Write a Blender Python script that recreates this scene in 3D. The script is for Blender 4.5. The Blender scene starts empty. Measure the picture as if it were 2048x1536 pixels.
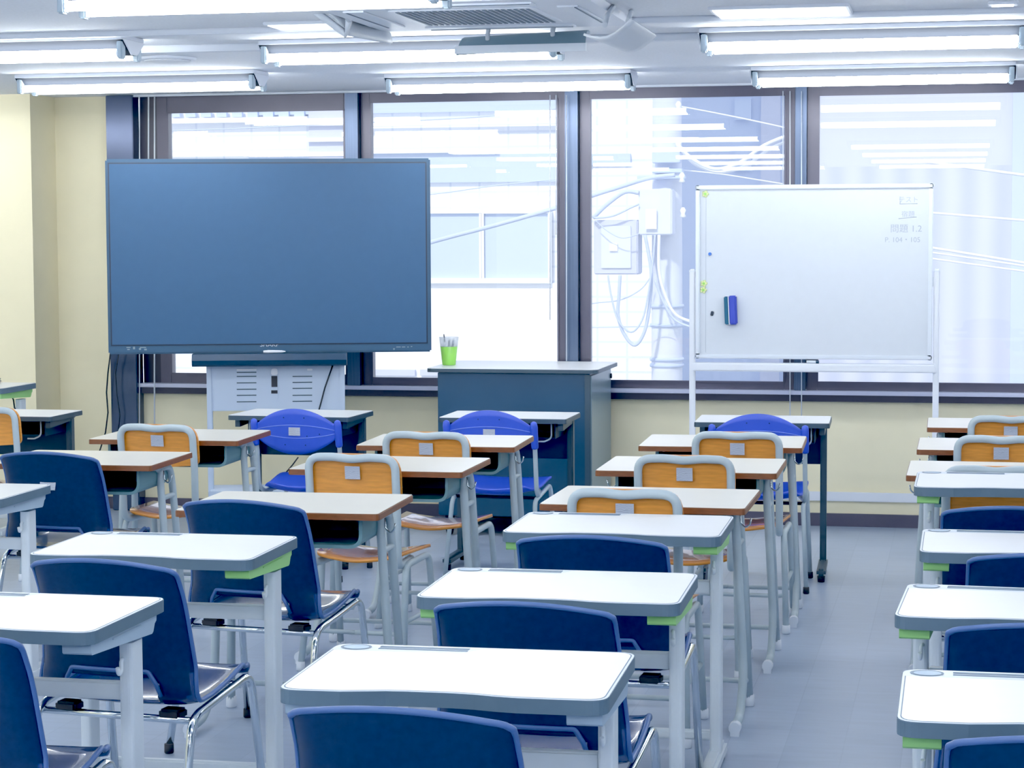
import bpy, bmesh, math, random
from mathutils import Vector, Matrix
PI = math.pi
random.seed(4)
scene = bpy.context.scene
COL = scene.collection

# ------------------------------------------------------------------ camera
F, CAMH = 4222.0, 1.61
YAW, PITCH, ROLL = 0.2122, 0.0723, -0.0047
def axes():
    cy, sy, cp, sp = math.cos(YAW), math.sin(YAW), math.cos(PITCH), math.sin(PITCH)
    fw = Vector((-sy*cp, cy*cp, -sp)); r0 = Vector((cy, sy, 0)); u0 = r0.cross(fw)
    cr, sr = math.cos(ROLL), math.sin(ROLL)
    return fw, r0*cr + u0*sr, u0*cr - r0*sr
FW, RT, UP = axes()
EYE = Vector((0, 0, CAMH))
def ray(px, py):
    return FW + RT*((px-1024)/F) - UP*((py-768)/F)
def P(px, py, Y):                 # point of the room at depth Y that the photo shows at (px, py)
    d = ray(px, py); return EYE + d*(Y/d.y)
def G(px, py, z):                 # same, at height z
    d = ray(px, py); return EYE + d*((z-CAMH)/d.z)
cam = bpy.data.cameras.new('camera'); cam_o = bpy.data.objects.new('camera', cam); COL.objects.link(cam_o)
cam.sensor_width = 36; cam.lens = F*36/2048; cam.clip_end = 200
m = Matrix((RT, UP, -FW)).transposed().to_4x4(); m.translation = EYE
cam_o.matrix_world = m
scene.camera = cam_o

# ------------------------------------------------------------------ materials
def srgb(r, g, b):
    f = lambda c: (c/255/12.92 if c/255 <= .04045 else ((c/255+.055)/1.055)**2.4)
    return (f(r), f(g), f(b), 1)
def mat(name, col, rough=.5, metal=0, noise=0, scale=20, spec=.5, coat=0, bump=0, stretch=None):
    m = bpy.data.materials.new(name); m.use_nodes = True
    nt = m.node_tree; b = nt.nodes['Principled BSDF']
    b.inputs['Base Color'].default_value = col; b.inputs['Roughness'].default_value = rough
    b.inputs['Metallic'].default_value = metal; b.inputs['Specular IOR Level'].default_value = spec
    b.inputs['Coat Weight'].default_value = coat
    tc = nt.nodes.new('ShaderNodeTexCoord'); mp = nt.nodes.new('ShaderNodeMapping')
    if stretch: mp.inputs['Scale'].default_value = stretch
    n = nt.nodes.new('ShaderNodeTexNoise'); n.inputs['Scale'].default_value = scale; n.inputs['Detail'].default_value = 5
    nt.links.new(tc.outputs['Object'], mp.inputs[0]); nt.links.new(mp.outputs[0], n.inputs['Vector'])
    rp = nt.nodes.new('ShaderNodeValToRGB')
    k = noise
    rp.color_ramp.elements[0].position = .3; rp.color_ramp.elements[1].position = .7
    rp.color_ramp.elements[0].color = (col[0]*(1-k), col[1]*(1-k), col[2]*(1-k), 1)
    rp.color_ramp.elements[1].color = (min(1, col[0]*(1+k)), min(1, col[1]*(1+k)), min(1, col[2]*(1+k)), 1)
    nt.links.new(n.outputs['Fac'], rp.inputs[0]); nt.links.new(rp.outputs[0], b.inputs['Base Color'])
    if bump:
        bp = nt.nodes.new('ShaderNodeBump'); bp.inputs['Strength'].default_value = bump; bp.inputs['Distance'].default_value = .002
        nt.links.new(n.outputs['Fac'], bp.inputs['Height']); nt.links.new(bp.outputs[0], b.inputs['Normal'])
    return m
def emit(name, col, s):
    m = bpy.data.materials.new(name); m.use_nodes = True
    b = m.node_tree.nodes['Principled BSDF']
    b.inputs['Base Color'].default_value = col
    b.inputs['Emission Color'].default_value = col; b.inputs['Emission Strength'].default_value = s
    return m
def glass(name, refl, veil):
    m = bpy.data.materials.new(name); m.use_nodes = True
    nt = m.node_tree; nt.nodes.clear()
    out = nt.nodes.new('ShaderNodeOutputMaterial')
    tr = nt.nodes.new('ShaderNodeBsdfTransparent'); tr.inputs[0].default_value = (.95, .97, 1, 1)
    gl = nt.nodes.new('ShaderNodeBsdfGlossy'); gl.inputs['Roughness'].default_value = .0
    df = nt.nodes.new('ShaderNodeBsdfDiffuse'); df.inputs[0].default_value = (.85, .9, 1, 1)
    tl = nt.nodes.new('ShaderNodeBsdfTranslucent'); tl.inputs[0].default_value = (.85, .9, 1, 1)
    dd = nt.nodes.new('ShaderNodeAddShader')
    m0 = nt.nodes.new('ShaderNodeMixShader')
    m1 = nt.nodes.new('ShaderNodeMixShader'); m2 = nt.nodes.new('ShaderNodeMixShader')
    nz = nt.nodes.new('ShaderNodeTexNoise'); nz.inputs['Scale'].default_value = 3; nz.inputs['Detail'].default_value = 4
    mr = nt.nodes.new('ShaderNodeMapRange'); mr.inputs['To Min'].default_value = veil*.7; mr.inputs['To Max'].default_value = veil*1.3
    nt.links.new(nz.outputs['Fac'], mr.inputs['Value'])
    lw = nt.nodes.new('ShaderNodeLayerWeight'); lw.inputs['Blend'].default_value = .15
    ma = nt.nodes.new('ShaderNodeMath'); ma.operation = 'ADD'; ma.inputs[1].default_value = refl
    nt.links.new(lw.outputs['Fresnel'], ma.inputs[0])
    m0.inputs[0].default_value = .5
    nt.links.new(df.outputs[0], m0.inputs[1]); nt.links.new(tl.outputs[0], m0.inputs[2])
    nt.links.new(mr.outputs[0], m1.inputs[0]); nt.links.new(tr.outputs[0], m1.inputs[1]); nt.links.new(m0.outputs[0], m1.inputs[2])
    nt.links.new(ma.outputs[0], m2.inputs[0]); nt.links.new(m1.outputs[0], m2.inputs[1]); nt.links.new(gl.outputs[0], m2.inputs[2])
    nt.links.new(m2.outputs[0], out.inputs[0])
    return m
def bricks(name, c1, c2, mort, bw, bh, ms, rough=.5, offset=0, noise=0, bump=0, plane='XZ', spec=.5):
    m = bpy.data.materials.new(name); m.use_nodes = True
    nt = m.node_tree; b = nt.nodes['Principled BSDF']; b.inputs['Roughness'].default_value = rough
    b.inputs['Specular IOR Level'].default_value = spec
    tc = nt.nodes.new('ShaderNodeTexCoord'); sx = nt.nodes.new('ShaderNodeSeparateXYZ'); cx = nt.nodes.new('ShaderNodeCombineXYZ')
    nt.links.new(tc.outputs['Object'], sx.inputs[0])
    nt.links.new(sx.outputs[plane[0]], cx.inputs['X']); nt.links.new(sx.outputs[plane[1]], cx.inputs['Y'])
    br = nt.nodes.new('ShaderNodeTexBrick'); br.offset = offset
    br.inputs['Color1'].default_value = c1; br.inputs['Color2'].default_value = c2; br.inputs['Mortar'].default_value = mort
    br.inputs['Scale'].default_value = 1; br.inputs['Brick Width'].default_value = bw; br.inputs['Row Height'].default_value = bh
    br.inputs['Mortar Size'].default_value = ms
    nt.links.new(cx.outputs[0], br.inputs['Vector'])
    last = br.outputs['Color']
    if noise:
        n = nt.nodes.new('ShaderNodeTexNoise'); n.inputs['Scale'].default_value = 5; n.inputs['Detail'].default_value = 6
        mp = nt.nodes.new('ShaderNodeMapping'); mp.inputs['Scale'].default_value = (1, 7, 1)
        nt.links.new(tc.outputs['Object'], mp.inputs[0]); nt.links.new(mp.outputs[0], n.inputs['Vector'])
        mr = nt.nodes.new('ShaderNodeMapRange'); mr.inputs['To Min'].default_value = 1-noise; mr.inputs['To Max'].default_value = 1+noise
        nt.links.new(n.outputs['Fac'], mr.inputs['Value'])
        mx = nt.nodes.new('ShaderNodeVectorMath'); mx.operation = 'MULTIPLY'
        nt.links.new(last, mx.inputs[0]); nt.links.new(mr.outputs[0], mx.inputs[1]); last = mx.outputs[0]
    nt.links.new(last, b.inputs['Base Color'])
    return m
def waves(name, c1, c2, scale, axis='X', rough=.5, dist=0, sharp=True):
    m = bpy.data.materials.new(name); m.use_nodes = True
    nt = m.node_tree; b = nt.nodes['Principled BSDF']; b.inputs['Roughness'].default_value = rough
    tc = nt.nodes.new('ShaderNodeTexCoord'); w = nt.nodes.new('ShaderNodeTexWave')
    w.bands_direction = axis; w.inputs['Scale'].default_value = scale; w.inputs['Distortion'].default_value = dist
    w.inputs['Detail'].default_value = 3
    nt.links.new(tc.outputs['Object'], w.inputs['Vector'])
    rp = nt.nodes.new('ShaderNodeValToRGB'); rp.color_ramp.elements[0].color = c1; rp.color_ramp.elements[1].color = c2
    if sharp: rp.color_ramp.elements[0].position = .35; rp.color_ramp.elements[1].position = .65
    nt.links.new(w.outputs['Fac'], rp.inputs[0]); nt.links.new(rp.outputs[0], b.inputs['Base Color'])
    return m
M = dict(
 wall=mat('yellow_wall_paint', srgb(248, 238, 202), .65, noise=.02, scale=6),
 ceil=mat('ceiling_board', srgb(238, 242, 250), .8, noise=.04, scale=90, bump=.25),
 floor=bricks('vinyl_plank_floor', srgb(154, 169, 194), srgb(165, 179, 203), srgb(150, 165, 190), .9, .18, .002, .3, .5, .13, plane='YX', spec=.4),
 base=mat('dark_skirting', srgb(86, 80, 96), .4),
 frame=mat('bronze_frame', srgb(84, 80, 98), .3, metal=.25, noise=.06, scale=8, spec=.7),
 frame2=mat('dark_bronze', srgb(58, 54, 68), .3, metal=.2),
 steel=mat('brushed_steel', srgb(86, 98, 122), .3, metal=.9, noise=.12, scale=30, stretch=(8, 1, .1)),
 panel=mat('dark_glossy_panel', srgb(72, 82, 110), .16, metal=.5, noise=.06, scale=3),
 sill=mat('sill_aluminium', srgb(196, 200, 226), .35, metal=.3),
 white_l=mat('white_laminate', srgb(243, 244, 246), .32, noise=.008),
 cream_l=mat('cream_laminate', srgb(238, 233, 220), .28, noise=.012, scale=12),
 wood_e=mat('brown_wood_edge', srgb(122, 72, 38), .4, noise=.18, scale=30, stretch=(1, 1, 6)),
 orange=mat('orange_plywood', srgb(222, 144, 58), .38, noise=.12, scale=14, stretch=(1, 4, 9), coat=.15),
 seatw=mat('varnished_plywood_seat', srgb(200, 132, 82), .2, noise=.12, scale=12, stretch=(1, 6, 1), coat=.9),
 grey_t=mat('grey_plastic_edge', srgb(84, 104, 122), .5, noise=.03),
 rim=mat('light_grey_rim', srgb(222, 230, 242), .4),
 slot=mat('dark_groove', srgb(96, 116, 138), .5),
 green=mat('lime_plastic', srgb(152, 212, 126), .4),
 grey_b=mat('grey_blue_bracket', srgb(160, 182, 204), .45),
 white_m=mat('pale_painted_steel', srgb(214, 224, 234), .38, noise=.02),
 tube=mat('grey_painted_tube', srgb(178, 194, 204), .33, noise=.03),
 tray=mat('teal_grey_tray', srgb(104, 140, 150), .45),
 tray_in=mat('dark_teal_tray_inside', srgb(112, 156, 170), .5),  # lighter than the tray to make up for the dim light inside
 navy=mat('navy_shell_plastic', srgb(24, 41, 78), .36, noise=.14, scale=60, spec=.4),
 navy_s=mat('navy_polished_seat', srgb(26, 54, 112), .22, noise=.1, scale=40, spec=.6, coat=.8),  # same plastic; seat sheen put into a brighter base colour and a coat
 navy_r=mat('navy_shell_rim', srgb(66, 94, 150), .4),  # light falling on the edges from above put into a paler navy
 chrome=mat('chrome', srgb(212, 220, 228), .1, metal=1),
 black=mat('black_rubber', srgb(40, 36, 42), .6),
 royal=mat('royal_blue_plastic', srgb(58, 84, 208), .42, noise=.03),
 royal_l=mat('pale_blue_rib', srgb(104, 128, 226), .42),
 sticker=waves('grey_sticker', srgb(160, 166, 186), srgb(188, 196, 212), 60, 'Z', .6, 6),
 dgrey=mat('dark_steel', srgb(62, 78, 92), .4, metal=.2),
 dark=mat('dark_blue_panel', srgb(24, 52, 80), .42, noise=.05),
 dark_b=mat('slate_blue_cabinet', srgb(36, 68, 98), .38, noise=.08, scale=3),
 slate=mat('slate_grey_side', srgb(120, 142, 154), .3, metal=.2),
 tv_b=mat('display_bezel', srgb(40, 76, 108), .35),
 tv_d=mat('display_inner_bezel', srgb(22, 36, 58), .3),
 screen=mat('display_screen', srgb(53, 85, 122), .4, noise=.02, spec=.3),
 stand=mat('stand_grey_white', srgb(186, 202, 226), .45),
 wb=mat('whiteboard_enamel', srgb(214, 221, 232), .16, noise=.01, spec=.5),
 alu=mat('board_aluminium', srgb(218, 226, 238), .35, metal=.3),
 white=mat('white_paint', srgb(232, 237, 248), .45),
 ink=mat('faint_marker_ink', srgb(168, 178, 194), .7),
 mark=mat('pale_print', srgb(206, 216, 230), .5),
 lime=mat('lime_cup', srgb(150, 226, 90), .3),
 clear=mat('clear_cup_plastic', srgb(228, 236, 246), .4),
 eras_b=mat('eraser_blue', srgb(52, 66, 180), .6),
 eras_d=mat('eraser_felt', srgb(44, 92, 122), .9),
 blue_mag=mat('blue_magnet', srgb(50, 110, 210), .3),
 pale_yel=mat('pale_yellow_magnet', srgb(214, 226, 160), .5),
 fix=mat('lamp_housing_white', srgb(42, 46, 54), .8, spec=.1),  # white housing made dark in colour to hold down the tube glare
 socket=mat('lamp_socket', srgb(170, 188, 204), .5),
 lamp=emit('fluorescent_tube', (.92, .975, 1, 1), 30),
 led=emit('flush_lamp', (.95, .98, 1, 1), 3),
 acw=mat('air_unit_white', srgb(228, 234, 246), .5),
 slat=mat('air_unit_slot', srgb(88, 104, 124), .6),
 wing=mat('deflector_grey', srgb(112, 136, 152), .5),
 acfix=mat('ceiling_strip_white', srgb(224, 230, 242), .5),
 wingw=mat('deflector_white', srgb(206, 214, 226), .5),
 glass=glass('window_glass', .05, .14),
 tile=bricks('white_tiles', srgb(236, 239, 248), srgb(240, 243, 250), srgb(216, 222, 238), .26, .13, .01, .5),
 ext_w=mat('outside_white', srgb(243, 245, 250), .7),  # outside haze put into pale base colours, from here to the cables
 ext_b=mat('outside_pale_blue', srgb(192, 206, 234), .5),
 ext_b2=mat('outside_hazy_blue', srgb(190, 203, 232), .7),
 ext_p=mat('outside_pale_lilac', srgb(200, 204, 226), .8, noise=.03, scale=2),
 corr=waves('ribbed_cladding', srgb(184, 190, 216), srgb(202, 206, 229), 1.3, 'X', .7, .6, False),
 conc=mat('pale_concrete', srgb(214, 220, 238), .8, noise=.04, scale=9),
 wire=mat('pale_cable', srgb(188, 200, 228), .6),
 wire_w=mat('white_cable', srgb(232, 237, 250), .6),
 asphalt=mat('street_asphalt', srgb(150, 156, 168), .9),
 lapt=mat('dark_laptop', srgb(62, 64, 72), .35),
 cordm=mat('black_cord', srgb(30, 30, 36), .6),
 string=mat('white_blind_cord', srgb(232, 238, 248), .6),
)

M['clear'].node_tree.nodes['Principled BSDF'].inputs['Alpha'].default_value = .35
# ------------------------------------------------------------------ mesh helpers
def BM(): return bmesh.new()
def box(bm, c, s, rz=0, bev=0, mtx=None):
    mt = Matrix.Translation(c) @ Matrix.Rotation(rz, 4, 'Z') @ Matrix.Diagonal((s[0], s[1], s[2], 1))
    if mtx is not None: mt = mtx @ mt
    r = bmesh.ops.create_cube(bm, size=1, matrix=mt)
    if bev:
        es = list({e for v in r['verts'] for e in v.link_edges})
        bmesh.ops.bevel(bm, geom=es, offset=bev, segments=2, affect='EDGES', clamp_overlap=True)
def fillet(pts, r, n=5, closed=False):
    pts = [Vector(p) for p in pts]; out = []
    L = len(pts)
    for i, p in enumerate(pts):
        if not closed and i in (0, L-1): out.append(p); continue
        a, b = pts[i-1], pts[(i+1) % L]
        da, db = (a-p), (b-p); la, lb = da.length, db.length
        da.normalize(); db.normalize()
        rr = r[i] if isinstance(r, (list, tuple)) else r
        ang = da.angle(db, PI)
        if ang > PI-.02 or rr <= 0: out.append(p); continue
        t = min(rr/math.tan(ang/2), la*.49, lb*.49)
        s, e = p+da*t, p+db*t
        for k in range(n+1):
            u = k/n
            out.append((s*(1-u)+p*u)*(1-u) + (p*(1-u)+e*u)*u)
    return out
def tube(bm, pts, r, seg=10, cap=True, closed=False):
    pts = [Vector(p) for p in pts]; n = len(pts); rings = []
    t0 = (pts[1]-pts[0]).normalized()
    nrm = t0.orthogonal().normalized()
    for i, p in enumerate(pts):
        if closed: t = (pts[(i+1) % n]-pts[i-1]).normalized()
        else: t = (pts[min(i+1, n-1)]-pts[max(i-1, 0)]).normalized()
        nrm = (nrm - t*nrm.dot(t)).normalized(); bi = t.cross(nrm)
        rr = r[i] if isinstance(r, (list, tuple)) else r
        rings.append([bm.verts.new(p + (nrm*math.cos(2*PI*k/seg) + bi*math.sin(2*PI*k/seg))*rr) for k in range(seg)])
    for i in range(n if closed else n-1):
        A, B = rings[i], rings[(i+1) % n]
        for k in range(seg):
            f = bm.faces.new((A[k], A[(k+1) % seg], B[(k+1) % seg], B[k])); f.smooth = True
    if cap and not closed:
        bm.faces.new(rings[0][::-1]); bm.faces.new(rings[-1])
def prism(bm, pts, z0, z1, mtx=None, bev=0):
    lo = [bm.verts.new((p[0], p[1], z0)) for p in pts]; hi = [bm.verts.new((p[0], p[1], z1)) for p in pts]
    n = len(pts); fs = [bm.faces.new(lo[::-1]), bm.faces.new(hi)]
    for i in range(n):
        fs.append(bm.faces.new((lo[i], lo[(i+1) % n], hi[(i+1) % n], hi[i])))
    if bev:
        es = [e for e in fs[1].edges]
        bmesh.ops.bevel(bm, geom=es, offset=bev, segments=2, affect='EDGES')
    if mtx is not None: bmesh.ops.transform(bm, matrix=mtx, verts=bm.verts)
def rrect(w, d, r, n=5):
    pts = [(-w/2, -d/2, 0), (w/2, -d/2, 0), (w/2, d/2, 0), (-w/2, d/2, 0)]
    return [(p.x, p.y) for p in fillet(pts, r, n, True)]
def lathe(bm, prof, c=(0, 0, 0), seg=24):
    rings = []
    for r, z in prof:
        rings.append([bm.verts.new((c[0]+r*math.cos(2*PI*k/seg), c[1]+r*math.sin(2*PI*k/seg), c[2]+z)) for k in range(seg)])
    for A, B in zip(rings, rings[1:]):
        for k in range(seg):
            f = bm.faces.new((A[k], A[(k+1) % seg], B[(k+1) % seg], B[k])); f.smooth = True
    bm.faces.new(rings[0][::-1]); bm.faces.new(rings[-1])
def obj(name, bm, m, parent=None, label=None, smooth=False):
    bmesh.ops.recalc_face_normals(bm, faces=bm.faces)
    me = bpy.data.meshes.new(name); bm.to_mesh(me); bm.free()
    me.materials.append(m)
    o = bpy.data.objects.new(name, me); COL.objects.link(o)
    if smooth:
        for p in me.polygons: p.use_smooth = True
    if parent: o.parent = parent
    if label: o['label'] = label
    return o
def tag(o, label, cat, group=None, kind=None):
    o['label'] = label; o['category'] = cat
    if group: o['group'] = group
    if kind: o['kind'] = kind
    return o
def thing(name, label, cat, loc=(0, 0, 0), rz=0, group=None):
    o = bpy.data.objects.new(name, None); COL.objects.link(o); o.empty_display_size = .1
    o.location = loc; o.rotation_euler = (0, 0, rz)
    return tag(o, label, cat, group)
def struct(name, bm, m, label=None, parent=None, smooth=False):
    o = obj(name, bm, m, parent, label, smooth)
    if not parent: o['kind'] = 'structure'; o['category'] = name.split('_')[0]
    if not parent and not label: o['label'] = name.replace('_', ' ')
    return o
def dup(root, loc, rz, label, group=None, link=True):
    r = root.copy(); COL.objects.link(r); r.location = loc; r.rotation_euler = (0, 0, rz); r['label'] = label
    if group: r['group'] = group
    def rec(a, b):
        for ch in list(a.children):
            c = ch.copy(); COL.objects.link(c); c.parent = b; c.matrix_parent_inverse = ch.matrix_parent_inverse
            rec(ch, c)
    rec(root, r)
    return r
def text(name, body, size, m, parent, loc, rot, sx=1):
    c = bpy.data.curves.new(name, 'FONT'); c.body = body; c.size = size; c.align_x = 'CENTER'; c.align_y = 'CENTER'
    c.extrude = .0004
    o = bpy.data.objects.new(name, c); COL.objects.link(o); c.materials.append(m)
    bpy.context.view_layer.update()
    me = bpy.data.meshes.new_from_object(o.evaluated_get(bpy.context.evaluated_depsgraph_get()))
    bpy.data.objects.remove(o); me.name = name
    o = bpy.data.objects.new(name, me); COL.objects.link(o)
    if not me.materials: me.materials.append(m)
    o.location = loc; o.rotation_euler = rot; o.scale = (sx, 1, 1); o.parent = parent
    return o
# ------------------------------------------------------------------ room shell
YW = 11.53
ZC = 2.398
XL, XR, YB = -7.2, 4.2, -3.2
zs = P(1450, 801, YW).z          # underside of the sill trim
zsill = P(1450, 779, YW).z
bm = BM(); box(bm, ((XL+XR)/2, (YB+YW)/2, -.05), (XR-XL+.4, YW-YB+.4, .1)); struct('floor', bm, M['floor'], 'blue-grey vinyl plank floor of the classroom')
bm = BM(); box(bm, ((XL+XR)/2, (YB+YW)/2, ZC+.06), (XR-XL+.4, YW-YB+.6, .12)); struct('ceiling', bm, M['ceil'], 'pale speckled board ceiling')
bm = BM(); box(bm, (XL-.05, (YB+YW)/2, ZC/2), (.1, YW-YB, ZC)); struct('wall_left', bm, M['wall'], 'yellow painted side wall at the left')
bm = BM(); box(bm, (XR+.05, (YB+YW)/2, ZC/2), (.1, YW-YB, ZC)); struct('wall_right', bm, M['ceil'], 'pale side wall at the right')
bm = BM(); box(bm, ((XL+XR)/2, YB-.05, ZC/2), (XR-XL+.2, .1, ZC)); struct('wall_back', bm, M['ceil'], 'pale rear wall of the classroom')
x220 = P(220, 500, YW).x; x280 = P(281, 700, YW).x
x1r = P(1636, 500, YW).x
W4R = P(2150, 500, YW).x
bm = BM()
box(bm, ((x220+XR)/2, YW+.1, zs/2), (XR-x220, .2, zs))
box(bm, ((XL+x220)/2, YW+.1, ZC/2), (x220-XL, .2, ZC))
box(bm, ((W4R+XR)/2, YW+.1, (ZC+zs)/2), (XR-W4R, .2, ZC-zs))
struct('wall_front', bm, M['wall'], 'yellow painted front wall below the windows')
# pillar in the left corner
xp = P(115, 500, YW).x; k = P(66, 500, 1.0).x; yp = xp/k
bm = BM(); box(bm, ((XL+xp)/2, (yp+YW)/2, ZC/2), (xp-XL, YW-yp, ZC)); struct('wall_pillar', bm, M['wall'], 'yellow pillar standing proud of the front wall')
# skirting
zb = P(1659, 1026, YW).z
bm = BM(); box(bm, ((x280+XR)/2, YW-.008, zb/2), (XR-x280, .016, zb)); struct('baseboard_front', bm, M['base'], 'dark skirting along the front wall')
bm = BM(); box(bm, ((xp+x220)/2, YW-.008, zb/2), (x220-xp, .016, zb)); struct('baseboard_corner', bm, M['base'], 'dark skirting in the left corner')
# sill trim
bm = BM(); box(bm, ((x280+XR)/2, YW-.03, (zsill+zs)/2-.004), (XR-x280, .06, zsill-zs-.018)); struct('trim_1', bm, M['frame2'], 'dark trim under the window sill')
bm = BM(); box(bm, ((x280+XR)/2, YW-.03, zsill-.008), (XR-x280, .085, .022), bev=.003); struct('trim_2', bm, M['sill'], 'pale aluminium window sill')
# dark glossy panel left of the windows
xr = P(273, 700, YW-.1).x; xl = P(220, 700, YW-.1).x
bm = BM(); box(bm, ((xl+xr)/2, YW-.05, ZC/2), (xr-xl, .1, ZC-.004), bev=.004); struct('trim_3', bm, M['panel'], 'dark glossy panel beside the windows')
bm = BM(); xa, xb = P(281, 500, YW).x, P(318, 500, YW).x; box(bm, ((xr+xb)/2, YW+.03, (zsill+ZC)/2), (xb-xr, .05, ZC-zsill-.002)); struct('trim_4', bm, M['frame2'], 'dark jamb left of the first window')

# windows
def window(n, pxo0, pxo1, pxi0, pxi1, pyt, pyb, label, xo1=None):
    X0, X1 = P(pxo0, 500, YW).x, (xo1 or P(pxo1, 500, YW).x)
    x0, x1 = P(pxi0, 500, YW).x, (xo1-.08 if xo1 else P(pxi1, 500, YW).x)
    c = (pxi0+pxi1)/2
    z1, z0 = P(c, pyt, YW).z, P(c, pyb, YW).z
    root = bpy.data.objects.new('window_%d' % n, None); COL.objects.link(root)
    root['kind'] = 'structure'; root['label'] = label; root['category'] = 'window'
    bm = BM(); t = .07; yc = YW+.03
    zt = ZC-.002
    for a, b, c_, d in ((X0, x0, zsill, zt), (x1, X1, zsill, zt), (x0, x1, z1, zt), (x0, x1, zsill, z0)):
        box(bm, ((a+b)/2, yc, (c_+d)/2), (b-a, t, d-c_), bev=.004)
    # thin inner bead
    for a, b, c_, d in ((x0-.004, x0+.006, z0, z1), (x1-.006, x1+.004, z0, z1), (x0, x1, z1-.006, z1+.004), (x0, x1, z0-.004, z0+.006)):
        box(bm, ((a+b)/2, yc-t/2-.003, (c_+d)/2), (b-a, .008, d-c_))
    obj('window_frame', bm, M['frame'], root)
    bm = BM(); vs = [bm.verts.new(v) for v in ((x0, YW+.03, z0), (x1, YW+.03, z0), (x1, YW+.03, z1), (x0, YW+.03, z1))]; bm.faces.new(vs)
    obj('pane', bm, M['glass'], root)
    return root
window(1, 318, 697, 340, 692, 222, 749, 'narrow framed window behind the big display')
window(2, 724, 1133, 743, 1117, 201, 758, 'window between the display and the dark lectern')
window(3, 1160, 1590, 1180, 1570, 193, 763, 'window showing the utility pole outside')
window(4, 1614, 2100, 1636, 2090, 186, 767, 'window behind the right half of the whiteboard', W4R)
for n, (a, b) in enumerate(((697, 724), (1133, 1160), (1590, 1614))):
    x0, x1 = P(a, 500, YW).x, P(b, 500, YW).x
    bm = BM(); box(bm, ((x0+x1)/2, YW+.01, (zsill+ZC)/2), (x1-x0-.004, .13, ZC-zsill-.003), bev=.004)
    box(bm, (x1-.008, YW-.055, (zsill+ZC)/2), (.014, .012, ZC-zsill-.003))
    struct('trim_%d' % (5+n), bm, M['steel'], 'brushed steel mullion %s' % ('left of the second window', 'right of the second window', 'behind the whiteboard')[n])
# window winder on first frame
# white raceway low on the front wall
z0, z1 = P(1750, 1003, YW).z, P(1750, 985, YW).z
bm = BM(); box(bm, ((P(860, 990, YW).x+XR)/2, YW-.012, (z0+z1)/2), (XR-P(860, 990, YW).x, .024, z1-z0), bev=.003)
tag(obj('cable_raceway', bm, M['white']), 'long white cable raceway low on the yellow front wall', 'cable duct')
# ceiling battens
for n, (py, dz, w) in enumerate(((58, .022, .05), (90, .03, .07))):
    q = G(400, py, ZC)
    bm = BM(); box(bm, ((XL+XR)/2, q.y, ZC-dz/2), (XR-XL, w, dz), bev=.004); struct('trim_%d' % (8+n), bm, M['acfix'], ('thin', 'wider')[n]+' pale batten across the ceiling')
bm = BM(); box(bm, ((xr+XR)/2, YW-.075, ZC-.006), (XR-xr, .014, .012)); struct('trim_10', bm, M['acfix'], 'thin white curtain rail above the windows')

# blind cords
def cord(name, label, cat, pts, r, m, group=None, r2=.0):
    bm = BM(); tube(bm, pts, r, 6); return tag(obj(name, bm, m), label, cat, group)
for px, top, bot, yy, lab in ((279, 186, 860, YW-.13, 'white blind cord in front of the dark glossy panel edge'),
        (297, 186, 318, YW-.1, 'thick white blind cord left of the first window'), (309, 186, 850, YW-.1, 'white blind cord hanging below the display by the first window'),
        (1133, 190, 722, YW-.1, 'white blind cord on the mullion right of the second window'), (1100, 190, 640, YW-.09, 'faint blind cord hanging across the second window'),
        (1112, 190, 470, YW-.09, 'short blind cord at the right edge of the second window'),
        (1580, 182, 845, YW-.1, 'white blind cord left of the mullion behind the whiteboard'), (1603, 182, 845, YW-.1, 'white blind cord right of the mullion behind the whiteboard'),
        (1566, 182, 368, YW-.1, 'thin blind cord at the edge of the pole window')):
    a, b = P(px, top, yy), P(px, bot, yy); a.z = min(a.z, ZC-.013)
    mid = a.lerp(b, .5); 
    cord('blind_cord', lab, 'cord', [a, mid, b], .0045 if 'thick' in lab or 'hanging below' in lab else .003, M['string'], 'blind cords at the windows')

# ------------------------------------------------------------------ outside
root = thing('opposite_building', 'white tiled building across the street with pale blue windows', 'building', (0, 0, 0))
YF = 18.0
def fbox(bm, px0, py0, px1, py1, Y, dep, out=0):
    a, b = P(px0, py0, Y), P(px1, py1, Y)
    cx = (px0+px1)/2; z1, z0 = P(cx, py0, Y).z, P(cx, py1, Y).z
    box(bm, ((a.x+b.x)/2, Y-out+dep/2, (z0+z1)/2), (b.x-a.x, dep, z1-z0))
bm = BM(); xe = P(1322, 400, YF).x
box(bm, ((xe-14)/2, YF+.5, 1.5), (xe+14, 1, 11)); obj('wall', bm, M['tile'], root)
bm = BM(); fbox(bm, 500, 303, 1117, 366, YF, .06, .04); fbox(bm, 500, 100, 1117, 226, YF, .06, .04); fbox(bm, 1150, 308, 1262, 330, YF, .06, .04); obj('wall_band', bm, M['ext_b'], root)
bm = BM(); fbox(bm, 400, 566, 1150, 900, YF, .06, .05); obj('lower_wall', bm, M['ext_w'], root)
bm = BM(); fbox(bm, 620, 200, 697, 322, YF, .06, .05); obj('side_panel', bm, M['ext_p'], root)
bm = BM(); fbox(bm, 618, 243, 700, 252, YF, .05, .09); fbox(bm, 618, 276, 700, 284, YF, .05, .09); fbox(bm, 330, 236, 620, 246, YF, .05, .09); fbox(bm, 330, 304, 1000, 309, YF, .05, .08)
fbox(bm, 700, 246, 1117, 251, YF, .05, .09); obj('ledge', bm, M['ext_w'], root)
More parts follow.
